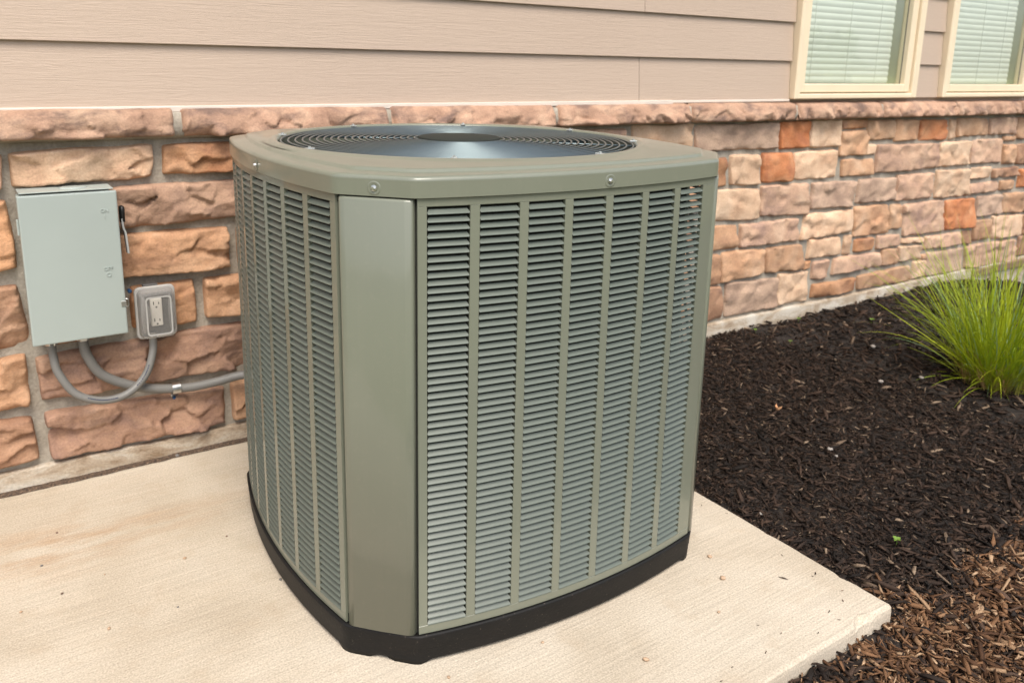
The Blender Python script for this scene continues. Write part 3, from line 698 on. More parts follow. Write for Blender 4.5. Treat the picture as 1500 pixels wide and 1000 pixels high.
k.col(k.mix(k.ramp(n, [(0.66, 0.0), (0.74, 0.7)]), c, (0.16,0.13,0.10))); k.nrm(k.bump(k.noise(v, 140, 3), 0.35, 0.002)); M_PAN = k.m

KS = 1.0265     # the unit's local model is scaled so that its pan rests on the pad
ac = empty('air_conditioner', (1.0839*KS, 1.7873*KS, 1.25*(1-KS)), -0.0361); ac.scale = (KS, KS, KS)
ZB = -1.25*(1-KS)/KS      # pad level in the unit's own frame
tag(ac, 'large olive green central air conditioner unit with louvered sides on the concrete pad', 'air conditioner')
D_, C_, SG = 0.4846, 0.375, 0.0439
def outline(e, nside=24, ncorner=6, rad=0.014):
    """closed outline, counter-clockwise seen from above, offset e; slightly rounded corners"""
    c = C_+0.414*e; d = D_+e; raw = []
    for q in range(4):
        a = q*math.pi/2; ca, sa = math.cos(a), math.sin(a); pts = []
        us = np.linspace(-c, c, nside+1)
        for u in us[1:-1]: pts.append((u, -(d+SG*(1-(u/c)**2))))
        def side(u): return (u, -(d+SG*(1-(u/c)**2)))
        P0, P1 = Vector((c, -d)), Vector((d, -c)); dirc = (P1-P0).normalized()
        s0 = Vector(side(c-rad)); s1 = P0+dirc*rad
        for t in (0, 0.25, 0.5, 0.75, 1): pts.append(tuple(s0*(1-t)**2+P0*2*t*(1-t)+s1*t*t))
        for t in np.linspace(0, 1, ncorner+2)[1:-1]: pts.append(tuple(s1.lerp(P1-dirc*rad, t)))
        nx_ = Vector((-side(-c+rad)[1], side(-c+rad)[0])); s2 = P1-dirc*rad
        for t in (0, 0.25, 0.5, 0.75): pts.append(tuple(s2*(1-t)**2+P1*2*t*(1-t)+nx_*t*t))
        raw += [(x*ca-y*sa, x*sa+y*ca) for x, y in pts]
    return raw
# base pan
pts0 = outline(0); corner = np.array([min(abs(math.degrees(math.atan2(y, x)) % 90 - 45), 45) for x, y in pts0])
def pan_ring(e, z, foot=False):
    o = outline(e)
    return [(x, y, (z if not foot else (ZB if (corner[i] < 9 and corner[i] > 2.2) else ZB+0.009))) for i, (x, y) in enumerate(o)]
m = MB(); m.loft([pan_ring(-0.03, ZB+0.012), pan_ring(0.0015, 0, True), pan_ring(0.0025, ZB+0.012), pan_ring(0.0035, 0.070), pan_ring(0.0045, 0.072), pan_ring(0.006, 0.095), pan_ring(0.0065, 0.099), pan_ring(0.003, 0.1015), pan_ring(-0.004, 0.0985), pan_ring(-0.06, 0.098)])
pan = m.mk('base_pan', M_PAN, ac, True)
m = MB(); o = outline(-0.05); m.add([(x, y, 0.085) for x, y in o], [tuple(range(len(o)))]); m.mk('pan_floor', M_PAN, ac)
# curved louver panels
PB, PT = 0.1015, 1.003
U0, PITCHC, CW = -0.355, 0.1003, 0.0815
Z0R, NR = 0.121, 58; PR = (0.987-Z0R)/NR
def yv(u, e=0): return -(D_+e+SG*(1-(u/C_)**2))
def strip(m, ua, ub, za, zb_, n, th=0.006):
    us = np.linspace(ua, ub, n+1); r = []
    for u in us:
        nn = Vector((2*SG*u/C_**2*-1, -1)).normalized()  # outward normal (approx)
        nn = Vector((2*SG*u/C_**2, -1)).normalized()
        p = Vector((u, yv(u))); q = p-nn*th; pb = p-nn*0.0012
        r.append([(q.x,q.y,za),(pb.x,pb.y,za),(p.x,p.y,za+0.0012),(p.x,p.y,zb_-0.0012),(pb.x,pb.y,zb_),(q.x,q.y,zb_)])
    m.loft(r, True, True, True)
def slat_mesh(hw):
    prof = [(0.0064,0.0020,-0.004),(0.0040,-0.0012,-0.002),(0.0012,-0.0036,0.0),(-0.0008,-0.0052,-0.0004),(-0.0016,-0.0064,-0.0006),(-0.0012,-0.0072,-0.0008),(0.0006,-0.0074,-0.001)]
    v, f = [], []
    for y, z, dx in prof: v += [(-hw-dx, y, z), (-hw*0.5, y-0.0003, z), (hw*0.5, y-0.0003, z), (hw+dx, y, z)]
    for i in range(len(prof)-1):
        for j in range(3): f.append((i*4+j, i*4+j+1, (i+1)*4+j+1, (i+1)*4+j))
    return np.array(v), f
SV, SF = slat_mesh(CW/2)
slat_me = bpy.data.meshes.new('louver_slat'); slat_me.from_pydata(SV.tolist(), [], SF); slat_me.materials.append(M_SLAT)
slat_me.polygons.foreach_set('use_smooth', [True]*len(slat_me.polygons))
rest_v, rest_f, nrest, count = [], [], 0, 0
pan_labels = ['louvered side facing front', None, 'louvered back side', 'louvered side facing left']
for q, a in enumerate((0, math.pi/2, math.pi, -math.pi/2)):
    m = MB(); e0 = -C_+0.003; e1 = C_-0.003
    cols = [(U0+i*PITCHC, U0+i*PITCHC+CW) for i in range(7)]
    if q == 3: cols = [(-y_, -x_) for x_, y_ in cols][::-1]
    strip(m, e0, e1, Z0R+NR*PR-0.0002, PT, 30); strip(m, e0, e1, PB, Z0R, 30)
    xs = [e0]+[w for c in cols for w in c]+[e1]
    for i in range(0, len(xs), 2): strip(m, xs[i], xs[i+1], Z0R-0.0008, Z0R+NR*PR+0.0006, 2, 0.008)
    pnl = m.mk('louver_panel', M_AC, ac); pnl.rotation_euler = (0, 0, a)
    for ci, (ua, ub) in enumerate(cols):
        uc = (ua+ub)/2; ang = math.atan2(2*SG*uc/C_**2, 1)
        base = Vector((uc, yv(uc)+0.0006, 0))
        for r in range(NR):
            z = Z0R+PR*(r+0.5)
            if q == 0 and count < 300:
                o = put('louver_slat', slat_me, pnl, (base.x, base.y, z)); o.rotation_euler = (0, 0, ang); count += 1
            else:
                ca, sa = math.cos(ang), math.sin(ang); x = SV[:,0]*ca-SV[:,1]*sa+base.x; y = SV[:,0]*sa+SV[:,1]*ca+base.y
                cb, sb = math.cos(a), math.sin(a)
                rest_v.append(np.stack([x*cb-y*sb, x*sb+y*cb, SV[:,2]+z], 1)); rest_f += [tuple(i+nrest for i in f) for f in SF]; nrest += len(SV)
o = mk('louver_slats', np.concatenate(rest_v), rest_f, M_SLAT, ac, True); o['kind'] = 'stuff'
# corner panels
for q in range(4):
    a = q*math.pi/2
    P0, P1 = Vector((C_+0.0025, -D_)), Vector((D_, -C_-0.0025)); t = (P1-P0).normalized(); nrm = Vector((t.y, -t.x)); L = (P1-P0).length
    prof = [(0.003,-0.014),(0.0032,-0.003),(0.0048,0.001),(0.008,0.003)]
    prof += [(0.017,0.0055),(0.0185,0.0058),(L*0.5,0.0072)]
    prof = prof + [(L-x, y) for x, y in reversed(prof[:-1])]
    lev = [(0.1020,-0.004),(0.1028,0.0),(0.60,0.0),(0.996,0.0),(1.000,-0.0022),(1.0008,-0.008)]
    m = MB(); m.loft([[(P0.x+t.x*x+nrm.x*(y+dy), P0.y+t.y*x+nrm.y*(y+dy), z) for x, y in prof] for z, dy in lev], False)
    o = m.mk('corner_panel', M_AC, ac, True); o.rotation_euler = (0, 0, a)
    # dark seam posts behind the gaps
    m = MB(); m.loft([[(P0.x-t.x*0.012-nrm.x*0.022, P0.y-t.y*0.012-nrm.y*0.022, z), (P0.x-t.x*0.006-nrm.x*0.012, P0.y-t.y*0.006-nrm.y*0.012, z), (P1.x+t.x*0.006-nrm.x*0.012, P1.y+t.y*0.006-nrm.y*0.012, z), (P1.x+t.x*0.012-nrm.x*0.022, P1.y+t.y*0.012-nrm.y*0.022, z)] for z in (0.10, 1.0)], False)
    o = m.mk('corner_post', M_COIL, ac); o.rotation_euler = (0, 0, a)
# coil (three sides, stopping short of the far right corner)
o = outline(-0.055); N = len(o); ang0 = [math.degrees(math.atan2(y, x)) for x, y in o]
m = MB(); r = [p for p, g in sorted(zip(o, ang0), key=lambda t_: (t_[1]+58) % 360) if (g+58) % 360 < 316]
r = sorted([(p, (g+20) % 360) for p, g in zip(o, ang0)], key=lambda t_: t_[1]); r = [p for p, g in r if 26 < g < 328]
m.loft([[(x, y, z) for x, y in r] for z in (0.085, 0.99)], False); m.mk('coil', M_COIL, ac)
# top cover
O = {e: outline(e) for e in (0.0035, 0.0055, 0.0045, 0.0015, 0.0, -0.0025, -0.0045, -0.012, -0.030, -0.0315, -0.0345, -0.037, -0.047)}
FX, FY = -0.016, 0.011
def circ(R): return [(FX+R*x/math.hypot(x, y), FY+R*y/math.hypot(x, y)) for x, y in O[0.0]]
def lerp2(A, B, t): return [(a[0]*(1-t)+b[0]*t, a[1]*(1-t)+b[1]*t) for a, b in zip(A, B)]
Z = lambda P, z: [(x, y, z) for x, y in P]
cs = circ(0.472)
cov = [Z(O[0.0035],1.010), Z(O[0.0035],1.0035), Z(O[0.0055],1.0035), Z(O[0.0055],1.0042), Z(O[0.0055],1.034), Z(O[0.0055],1.0352), Z(O[0.0045],1.0390), Z(O[0.0015],1.0418), Z(O[-0.0025],1.0430), Z(O[-0.0045],1.0432), Z(O[-0.012],1.0440), Z(O[-0.030],1.0450),
       Z(O[-0.0315],1.0455), Z(O[-0.0345],1.0500), Z(O[-0.037],1.0512), Z(O[-0.047],1.0518), Z(lerp2(O[-0.047], cs, 0.5), 1.0525), Z(cs,1.0540), Z(circ(0.463),1.0552), Z(circ(0.456),1.0575), Z(circ(0.449),1.0583), Z(circ(0.4425),1.0570), Z(circ(0.4385),1.0535), Z(circ(0.437),1.046), Z(circ(0.437),0.97)]
m = MB(); m.loft(cov); cover = m.mk('top_cover', M_AC, ac, True)
# fan guard
guard = empty('fan_guard', (FX,FY,0), 0, ac)
def gz(R): return 1.0515+0.0045*(1-(R/0.43)**2)
R = 0.4315; i = 0
while R > 0.09:
    m = MB(); m.ring(0, 0, 0, R, 0.0024, 96, 6); m.mk('guard_ring', M_WIRE, guard, True, None).location = (0, 0, gz(R)); R -= 0.0168
for a in (math.radians(-38+2.07+0), math.radians(8), math.radians(53), math.radians(98), math.radians(143), math.radians(-172), math.radians(-127), math.radians(-82)):
    m = MB(); m.tube([(0.10*math.cos(a),0.10*math.sin(a),gz(0.1)-0.004),(0.27*math.cos(a),0.27*math.sin(a),gz(0.27)-0.004),(0.437*math.cos(a),0.437*math.sin(a),gz(0.43)-0.003)], 0.0024, 8)
    m.mk('guard_rod', M_WIRE, guard, True)
for j in range(8):
    a = math.radians(15+45*j); ca, sa = math.cos(a), math.sin(a)
    m = MB(); m.bbox(-0.010, 0.010, -0.006, 0.006, 0, 0.004, 0.001); m.loft([[(0.0035*math.cos(b), 0.0035*math.sin(b), z) for b in np.linspace(0, 2*math.pi, 7)[:-1]] for z in (0.004, 0.0075)], True, False, True)
    o = m.mk('guard_clip', M_CLIP, guard); o.location = (0.438*ca, 0.438*sa, 1.0545); o.rotation_euler = (0, 0, a)
def disc(R, z0, z1, b=0.006, n=72):
    m = MB(); c = lambda r_, z: [(r_*math.cos(2*math.pi*i/n), r_*math.sin(2*math.pi*i/n), z) for i in range(n)]
    m.loft([c(R*0.96, z0), c(R, z0+0.002), c(R, z1-b), c(R-b*0.3, z1-b*0.3), c(R-b, z1), c(R*0.5, z1+0.0015), c(0.004, z1+0.002)], True, True, True); return m
disc(0.102, 1.048, 1.0605, 0.003).mk('motor_cap', M_CAP, ac, True, (0,0,0)).location = (FX, FY, 0)
# fan below the guard
fan = empty('fan', (FX,FY,0), 0, ac); disc(0.085, 0.93, 1.0, 0.01).mk('hub', M_DARK, fan, True)
for j in range(4):
    m = MB(); r = []
    for rr in np.linspace(0.08, 0.415, 7):
        sp = 0.42+0.1*rr; aa = j*math.pi/2+rr*0.8
        r.append([(rr*math.cos(aa+t_*sp), rr*math.sin(aa+t_*sp), 0.985-0.05*t_+0.012*math.sin(t_*3)) for t_ in np.linspace(-0.9, 0.9, 7)])
    m.loft(r, False); m.mk('fan_blade', M_DARK, fan, True)
m = MB(); m.loft([[(rr*math.cos(2*math.pi*i/48), rr*math.sin(2*math.pi*i/48), 0.80) for i in range(48)] for rr in (0.001, 0.46)]); m.mk('inner_deck', M_COIL, ac)
for a in (math.radians(8), math.radians(98), math.radians(188), math.radians(278)):
    m = MB(); m.tube([(0.12*math.cos(a),0.12*math.sin(a),1.028),(0.44*math.cos(a),0.44*math.sin(a),1.030)], 0.006, 8); m.mk('motor_arm', M_DARK, ac, True)
# screws in dimples on the skirt
def screw_at(p, n2):
    n3 = Vector((n2[0], n2[1], 0)).normalized(); t3 = Vector((-n3.y, n3.x, 0)); p = Vector(p)
    def rg(R, off, n=20, dz=0): return [tuple(p+t3*R*math.cos(2*math.pi*i/n)+Vector((0,0,R*math.sin(2*math.pi*i/n)+dz))+n3*off) for i in range(n)]
    m = MB(); m.loft([rg(0.0135,0.0001), rg(0.0120,0.0009), rg(0.0105,0.0009), rg(0.0075,0.0001)], True, False, True); sc = m.mk('screw_dimple', M_AC, ac, True)
    m = MB(); m.loft([rg(0.0058,0.0006), rg(0.0058,0.0016), rg(0.0046,0.0019)], True, False, True)
    m.loft([rg(0.0038,0.0018,6), rg(0.0038,0.0052,6), rg(0.0030,0.0058,6)], True, False, True); m.mk('screw', M_STEEL, ac)
mid = (C_+D_)/2; s2_ = math.sqrt(0.5)
for q in range(4):
    a = q*math.pi/2; ca, sa = math.cos(a), math.sin(a)
    for (x, y), (n_x, n_y) in (((-mid-0.0039, -mid-0.0039), (-s2_, -s2_)), ((0.030, -(D_+SG+0.0055)), (0, -1))):
        if n_x != 0 and q != 0: continue
        screw_at((x*ca-y*sa, x*sa+y*ca, 1.0185), (n_x*ca-n_y*sa, n_x*sa+n_y*ca))

# ------------------------------------------------------------------ disconnect box on the wall
M_BOX = plain('box_paint', (0.345,0.392,0.368), 0.42, 0.03, 6, 0.06, 90); M_BLACK = plain('black_grip', (0.012,0.012,0.012), 0.4)
M_LEVER = plain('lever_steel', (0.40,0.41,0.40), 0.35, 0.06)
M_BLUE = plain('blue_screw', (0.02,0.08,0.19), 0.35)
bx = empty('disconnect_box', (0.262, 2.602, 0.458)); tag(bx, 'pale grey-green metal electrical disconnect box fixed to the stone wall', 'electrical box')
# local: x right, -y out, z up; front face at y=-0.102
m = MB(); m.bbox(-0.116, 0.116, -0.090, -0.001, 0.012, 0.408, 0.003); m.mk('enclosure', M_BOX, bx)
m = MB(); yf = -0.102
def rrect(hw, z0, z1, y, r, n=5):
    p = []
    for cx, cz, a0 in ((hw-r, z0+r, -90), (hw-r, z1-r, 0), (-hw+r, z1-r, 90), (-hw+r, z0+r, 180)):
        for i in range(n+1):
            a = math.radians(a0+90*i/n); p.append((cx+r*math.cos(a), y, cz+r*math.sin(a)))
    return p
m.loft([rrect(0.1195,0.002,0.414,-0.080,0.003), rrect(0.1205,0.001,0.415,-0.082,0.003), rrect(0.1205,0.001,0.415,yf+0.004,0.003), rrect(0.1195,0.002,0.414,yf+0.001,0.004), rrect(0.1165,0.005,0.411,yf,0.004)], True, False, True)
m.mk('cover', M_BOX, bx, False)
m = MB(); m.bbox(-0.114, 0.114, -0.096, -0.006, 0.4195, 0.4220, 0.001); m.mk('rain_lip', M_BOX, bx)
m = MB(); m.loft([[(0.02+rr*math.cos(2*math.pi*i/24), -0.045+0.7*rr*math.sin(2*math.pi*i/24), z) for i in range(24)] for rr, z in ((0.036,0.4220),(0.036,0.4235),(0.030,0.4250),(0.02,0.4252))], True, False, True); m.mk('hub_plate', M_BOX, bx, True)
m = MB(); m.bbox(-0.1255, -0.1207, -0.094, -0.080, 0.31, 0.352, 0.001); m.mk('hinge', M_BOX, bx)
# operating handle on the right side: flat steel lever with black grip
m = MB(); m.loft([[(0.1215,-0.075,z),(0.1215,-0.035,z),(0.1245,-0.035,z),(0.1245,-0.075,z)] for z in (0.235,0.345)], True, True, True); m.mk('handle_plate', M_BLACK, bx)
m = MB(); pr = [(0.1405,0.228),(0.1400,0.240),(0.1370,0.290),(0.1320,0.305),(0.1310,0.330)]
m.loft([[(x,-0.074,z),(x,-0.050,z),(x+0.0050,-0.050,z),(x+0.0050,-0.074,z)] for x, z in pr], True, True, True); h = m.mk('handle', M_LEVER, bx)
m = MB(); m.loft([[(0.1355+rr*math.cos(2*math.pi*i/12),-0.062+1.6*rr*math.sin(2*math.pi*i/12),z) for i in range(12)] for rr, z in ((0.006,0.318),(0.0078,0.321),(0.0082,0.352),(0.0072,0.362),(0.003,0.366))], True, True, True); m.mk('grip', M_BLACK, h, True)
m = MB(); m.tube(catmull([(0.1205,-0.092,0.078),(0.127,-0.094,0.079),(0.129,-0.094,0.089),(0.128,-0.094,0.099),(0.1205,-0.092,0.101)], 4), 0.0017, 6); m.mk('latch', M_STEEL, bx, True)
m = MB(); m.bbox(0.108, 0.121, -0.104, -0.1021, 0.082, 0.098, 0.0006); m.mk('latch_plate', M_STEEL, bx)
for j, xx in enumerate((-0.072, 0.008)):
    m = MB(); m.loft([[(xx+rr*math.cos(2*math.pi*i/6), -0.048+rr*math.sin(2*math.pi*i/6), z) for i in range(6)] for rr, z in ((0.014,-0.018),(0.016,-0.016),(0.016,0.004),(0.016,0.013))], True, True, True); m.mk('conduit_fitting', M_STEEL, bx)
def lettering(txt, x, z, size):
    cu = bpy.data.curves.new('lettering', 'FONT'); cu.body = txt; cu.size = size; cu.extrude = 0.0011; cu.bevel_depth = 0.0003; cu.align_x = 'CENTER'; cu.materials.append(M_BOX)
    t_ = bpy.data.objects.new('lettering_source', cu); COL.objects.link(t_); bpy.context.view_layer.update(); me = bpy.data.meshes.new_from_object(t_.evaluated_get(bpy.context.evaluated_depsgraph_get())); bpy.data.objects.remove(t_)
    if not me.materials: me.materials.append(M_BOX)
    o = bpy.data.objects.new('lettering', me); COL.objects.link(o); o.parent = bx; o.location = (x, yf-0.0003, z); o.rotation_euler = (math.pi/2, 0, 0)
lettering('ON', 0.086, 0.357, 0.0135); lettering('I', 0.086, 0.340, 0.0135); lettering('OFF', 0.083, 0.192, 0.0135); lettering('O', 0.083, 0.174, 0.0165)

# ------------------------------------------------------------------ weatherproof outlet
k = NT('clear_plastic'); tr = k.n('ShaderNodeBsdfTransparent'); tr.inputs[0].default_value = (0.90,0.89,0.87,1)
k.b.inputs['Base Color'].default_value = (0.70,0.68,0.65,1); k.b.inputs['Roughness'].default_value = 0.12
lw = k.n('ShaderNodeLayerWeight'); lw.inputs[0].default_value = 0.35
mx = k.n('ShaderNodeMixShader'); k.l(k.math('ADD', k.math('MULTIPLY', lw.outputs['Facing'], 0.55), 0.12), mx.inputs[0]); k.l(tr.outputs[0], mx.inputs[1]); k.l(k.b.outputs[0], mx.inputs[2]); k.l(mx.outputs[0], k.out.inputs[0]); M_CLEAR = k.m
M_MILK = plain('frosted_plastic', (0.42,0.41,0.39), 0.25, 0.05); M_WING = plain('smoked_plastic', (0.20,0.195,0.19), 0.2); M_WHITE = plain('outlet_white', (0.66,0.63,0.58), 0.4, 0.03); M_GREYP = plain('outlet_back', (0.075,0.072,0.07), 0.5)
ou = empty('outlet_cover', (0.472, 2.598, 0.413)); tag(ou, 'power outlet under a clear plastic bubble cover beside the electrical box', 'outlet')
m = MB(); m.loft([rrect(0.050,0.004,0.150,-0.002,0.010), rrect(0.050,0.004,0.150,-0.030,0.010), rrect(0.046,0.008,0.146,-0.034,0.010)], True, False, True); m.mk('back_box', M_GREYP, ou)
m = MB(); m.loft([rrect(0.054,0.002,0.156,-0.026,0.016), rrect(0.057,-0.001,0.159,-0.028,0.016), rrect(0.057,-0.001,0.159,-0.034,0.016), rrect(0.055,0.001,0.157,-0.037,0.016), rrect(0.0505,0.0055,0.1525,-0.037,0.015), rrect(0.0505,0.0055,0.1525,-0.030,0.015)], True); m.mk('cover_rim', M_MILK, ou)
m = MB(); m.loft([rrect(0.0505,0.0055,0.1525,-0.038,0.015), rrect(0.049,0.007,0.151,-0.060,0.015), rrect(0.045,0.011,0.147,-0.076,0.014), rrect(0.038,0.018,0.140,-0.081,0.012), rrect(0.033,0.023,0.135,-0.081,0.011)], True, False, True); m.mk('bubble_cover', M_CLEAR, ou, True)
m = MB(); m.loft([rrect(0.036,0.020,0.138,-0.0812,0.010), rrect(0.036,0.020,0.138,-0.0835,0.010), rrect(0.032,0.024,0.134,-0.0835,0.009), rrect(0.032,0.024,0.134,-0.0812,0.009)], True); m.mk('cover_rib', M_MILK, ou)
m = MB(); m.bbox(-0.0165, 0.0165, -0.046, -0.034, 0.038, 0.122, 0.002); rc_ = m.mk('receptacle', M_WHITE, ou)
m = MB()
for z in (0.052, 0.104): m.box(-0.0085,-0.0060,-0.0464,-0.0460,z,z+0.010); m.box(0.0060,0.0085,-0.0464,-0.0460,z,z+0.008); m.box(-0.0025,0.0025,-0.0464,-0.0460,z-0.010,z-0.005)
m.mk('socket_slots', M_BLACK, rc_)
for s in (-1, 1):
    m = MB(); m.loft([[(s*(0.036+0.006*math.sin(t_*math.pi))+dx, -0.05-0.012*math.sin(t_*math.pi), 0.022+0.112*t_) for dx in ((-0.022 if s < 0 else -0.012)*s*math.sin(t_*math.pi)-0.001*s, 0.004*s)] for t_ in np.linspace(0, 1, 12)], False); m.mk('cover_wing', M_WING, ou, True)
m = MB(); m.loft([[(-0.064+rr*math.cos(2*math.pi*i/10), y, 0.146+rr*math.sin(2*math.pi*i/10)) for i in range(10)] for rr, y in ((0.006,0.0),(0.006,-0.014),(0.004,-0.017))], True, False, True); m.mk('screw', M_BLUE, ou)
m = MB(); m.bbox(-0.03, 0.012, -0.028, -0.006, 0.1555, 0.164, 0.002); m.mk('mount_lug', M_GREYP, ou)

# ------------------------------------------------------------------ conduits
def conduit_mat(name, c):
    k = NT(name, 0.5, c); v = k.coord(); k.col(k.mix(k.noise(v, 20, 4), tuple(x*0.9 for x in c), tuple(x*1.1 for x in c))); return k.m
M_CON = conduit_mat('conduit_grey', (0.175,0.170,0.158)); M_PRINT = plain('conduit_print', (0.03,0.035,0.06), 0.6)
def conduit(name, pts, r, label, rib=0.0):
    P = catmull(pts, 40); o = Vector(pts[0]); 
    n = len(P); R_ = [r*(1+rib*math.sin(i*2.2)) for i in range(n)]
    m = MB(); m.tube([p-o for p in P], R_, 14); ob = m.mk(name, M_CON, None, True); ob.location = o; tag(ob, label, 'conduit'); return ob, P
c1 = [(0.190,2.550,0.458),(0.190,2.550,0.435),(0.191,2.548,0.405),(0.199,2.540,0.358),(0.236,2.528,0.293),(0.300,2.520,0.262),(0.368,2.524,0.266),(0.424,2.538,0.308),(0.452,2.552,0.372),(0.458,2.562,0.430)]
o, P1_ = conduit('conduit', c1, 0.0112, 'thinner grey conduit looping from the electrical box up to the outlet')
pr = empty('print', (0,0,0), 0, o)
m = MB()
for a in list(range(178, 226, 3))+list(range(262, 300, 4)):   # faint printed marks along the jacket
    p, q = P1_[a]-Vector(c1[0]), P1_[a+1]-Vector(c1[0]); d = (q-p).normalized(); up_ = Vector((-d.z, 0, d.x))
    if up_.z < 0: up_ = -up_
    off = (Vector((0,-1,0))*0.9+up_*0.45).normalized()*0.01145; w_ = (up_-off*up_.dot(off)/off.length_squared).normalized()*0.0016
    L_ = d*0.0035*random.uniform(0.5, 1.1); m.add([p+off-w_-L_, p+off-w_+L_, p+off+w_+L_, p+off+w_-L_], [(0,1,2,3)])
bpy.data.objects.remove(pr); m.mk('print', M_PRINT, o)
c2 = [(0.270,2.556,0.458),(0.270,2.557,0.430),(0.279,2.560,0.385),(0.313,2.564,0.323),(0.391,2.567,0.272),(0.467,2.568,0.246),(0.557,2.568,0.232),(0.641,2.566,0.235),(0.725,2.55,0.246),(0.85,2.45,0.262),(0.95,2.30,0.262)]
conduit('conduit', c2, 0.0140, 'thicker ribbed grey conduit running from the electrical box behind the air conditioner', 0.022)
st = empty('conduit_strap', (0.513, 2.60, 0.195)); st.scale = (1.2, 1.08, 1.15); tag(st, 'small zinc strap clamping the thicker conduit to the wall', 'strap')
m = MB(); r = []
for a in np.linspace(-60, 190, 16):
    a = math.radians(a); r.append([(x, -0.032-0.0155*math.cos(a), 0.038+0.0155*math.sin(a)) for x in (-0.010, 0.010)])
r = [[(x,-0.004,-0.012) for x in (-0.009,0.009)],[(x,-0.0045,0.012) for x in (-0.009,0.009)],[(x,-0.012,0.019) for x in (-0.010,0.010)]]+r
m.loft(r, False); m.mk('clip', M_STEEL, st, True)
m = MB(); m.loft([[(rr*math.cos(2*math.pi*i/10), y, rr*math.sin(2*math.pi*i/10)) for i in range(10)] for rr, y in ((0.0055,-0.003),(0.0055,-0.008),(0.004,-0.010))], True, False, True); m.mk('screw', M_BLUE, st)

# ------------------------------------------------------------------ ornamental grass
k = NT('grass_blade', 0.5); a = k.n('ShaderNodeAttribute'); a.attribute_name = 'tint'; k.col(a.outputs['Color'])
k.b.inputs['Subsurface Weight'].default_value = 0.0
tl = k.n('ShaderNodeBsdfTranslucent'); k.l(a.outputs['Color'], tl.inputs[0]); mx = k.n('ShaderNodeMixShader'); mx.inputs[0].default_value = 0.35
k.l(k.b.outputs[0], mx.inputs[1]); k.l(tl.outputs[0], mx.inputs[2]); k.l(mx.outputs[0], k.out.inputs[0]); M_BLADE = k.m
def blades(name, n, r0, lmin, lmax, lean, wid, colf, parent, seed, droop=1.0):
    r = np.random.default_rng(seed); vs, fs, cs = [], [], []; K = 9
    for b in range(n):
        az = r.uniform(0, 2*math.pi); rad = r0*math.sqrt(r.random()); L = r.uniform(lmin, lmax); ln = abs(r.normal(0.30, 0.22))*lean+0.04
        px, py = rad*math.cos(az), rad*math.sin(az); az2 = az+r.normal(0, 0.8); dr = droop*r.uniform(-0.15, 0.75)
        side = Vector((-math.sin(az2), math.cos(az2), 0)); tw = r.uniform(-0.7, 0.7)
        x, z = 0.0, 0.0; ang = ln
        for i in range(K):
            t = i/(K-1); w = wid*r.uniform(0.9, 1.1)*(1-t**2.2)*(0.6+0.4*min(1, t*4))+0.0002
            c = Vector((px+x*math.cos(az2), py+x*math.sin(az2), z))
            sv = (side*math.cos(tw)+Vector((math.cos(az2)*math.cos(ang), math.sin(az2)*math.cos(ang), -math.sin(ang)))*math.sin(tw))
            vs += [tuple(c-sv*w), tuple(c+sv*w)]; cc = colf(r, t) if i == 0 else cc; cc = colf.at(cc, t); cs += [cc, cc]
            if i: q = len(vs); fs.append((q-4, q-3, q-1, q-2))
            x += math.sin(ang)*L/(K-1); z += math.cos(ang)*L/(K-1); ang += dr*0.22
    o = mk(name, vs, fs, M_BLADE, parent, True); at = o.data.color_attributes.new('tint', 'FLOAT_COLOR', 'POINT')
    at.data.foreach_set('color', np.concatenate([np.array([c[:3] for c in cs]), np.ones((len(cs), 1))], 1).ravel().astype(np.float32)); return o
class Green:
    def __call__(s, r, t):
        q = r.random(); s.g = np.array([0.20,0.29,0.012])*(1-q)+np.array([0.44,0.50,0.02])*q
        if r.random() < 0.12: s.g = np.array([0.24,0.36,0.17])
        return s.g
    def at(s, c, t): return s.g if t > 0.22 else s.g*(t/0.22)*0.85+np.array([0.32,0.27,0.07])*(1-t/0.22)
class Straw:
    def __call__(s, r, t): q = r.random(); s.g = np.array([0.42,0.24,0.09])*(1-q)+np.array([0.60,0.42,0.20])*q; return s.g
    def at(s, c, t): return s.g
G0 = (3.54, 1.555)
gr = empty('ornamental_grass', (G0[0], G0[1], float(mz(G0[0], G0[1]))-0.004)); tag(gr, 'bright green clump of fine ornamental grass growing in the dark mulch', 'grass clump')
o = blades('green_blades', 620, 0.13, 0.30, 0.76, 1.15, 0.0024, Green(), gr, 5, 1.0); o['kind'] = 'stuff'
o = blades('low_blades', 160, 0.12, 0.16, 0.34, 1.9, 0.0018, Green(), gr, 8, 1.2); o['kind'] = 'stuff'
o = blades('dry_blades', 200, 0.135, 0.07, 0.20, 1.1, 0.0024, Straw(), gr, 6, 0.8); o['kind'] = 'stuff'

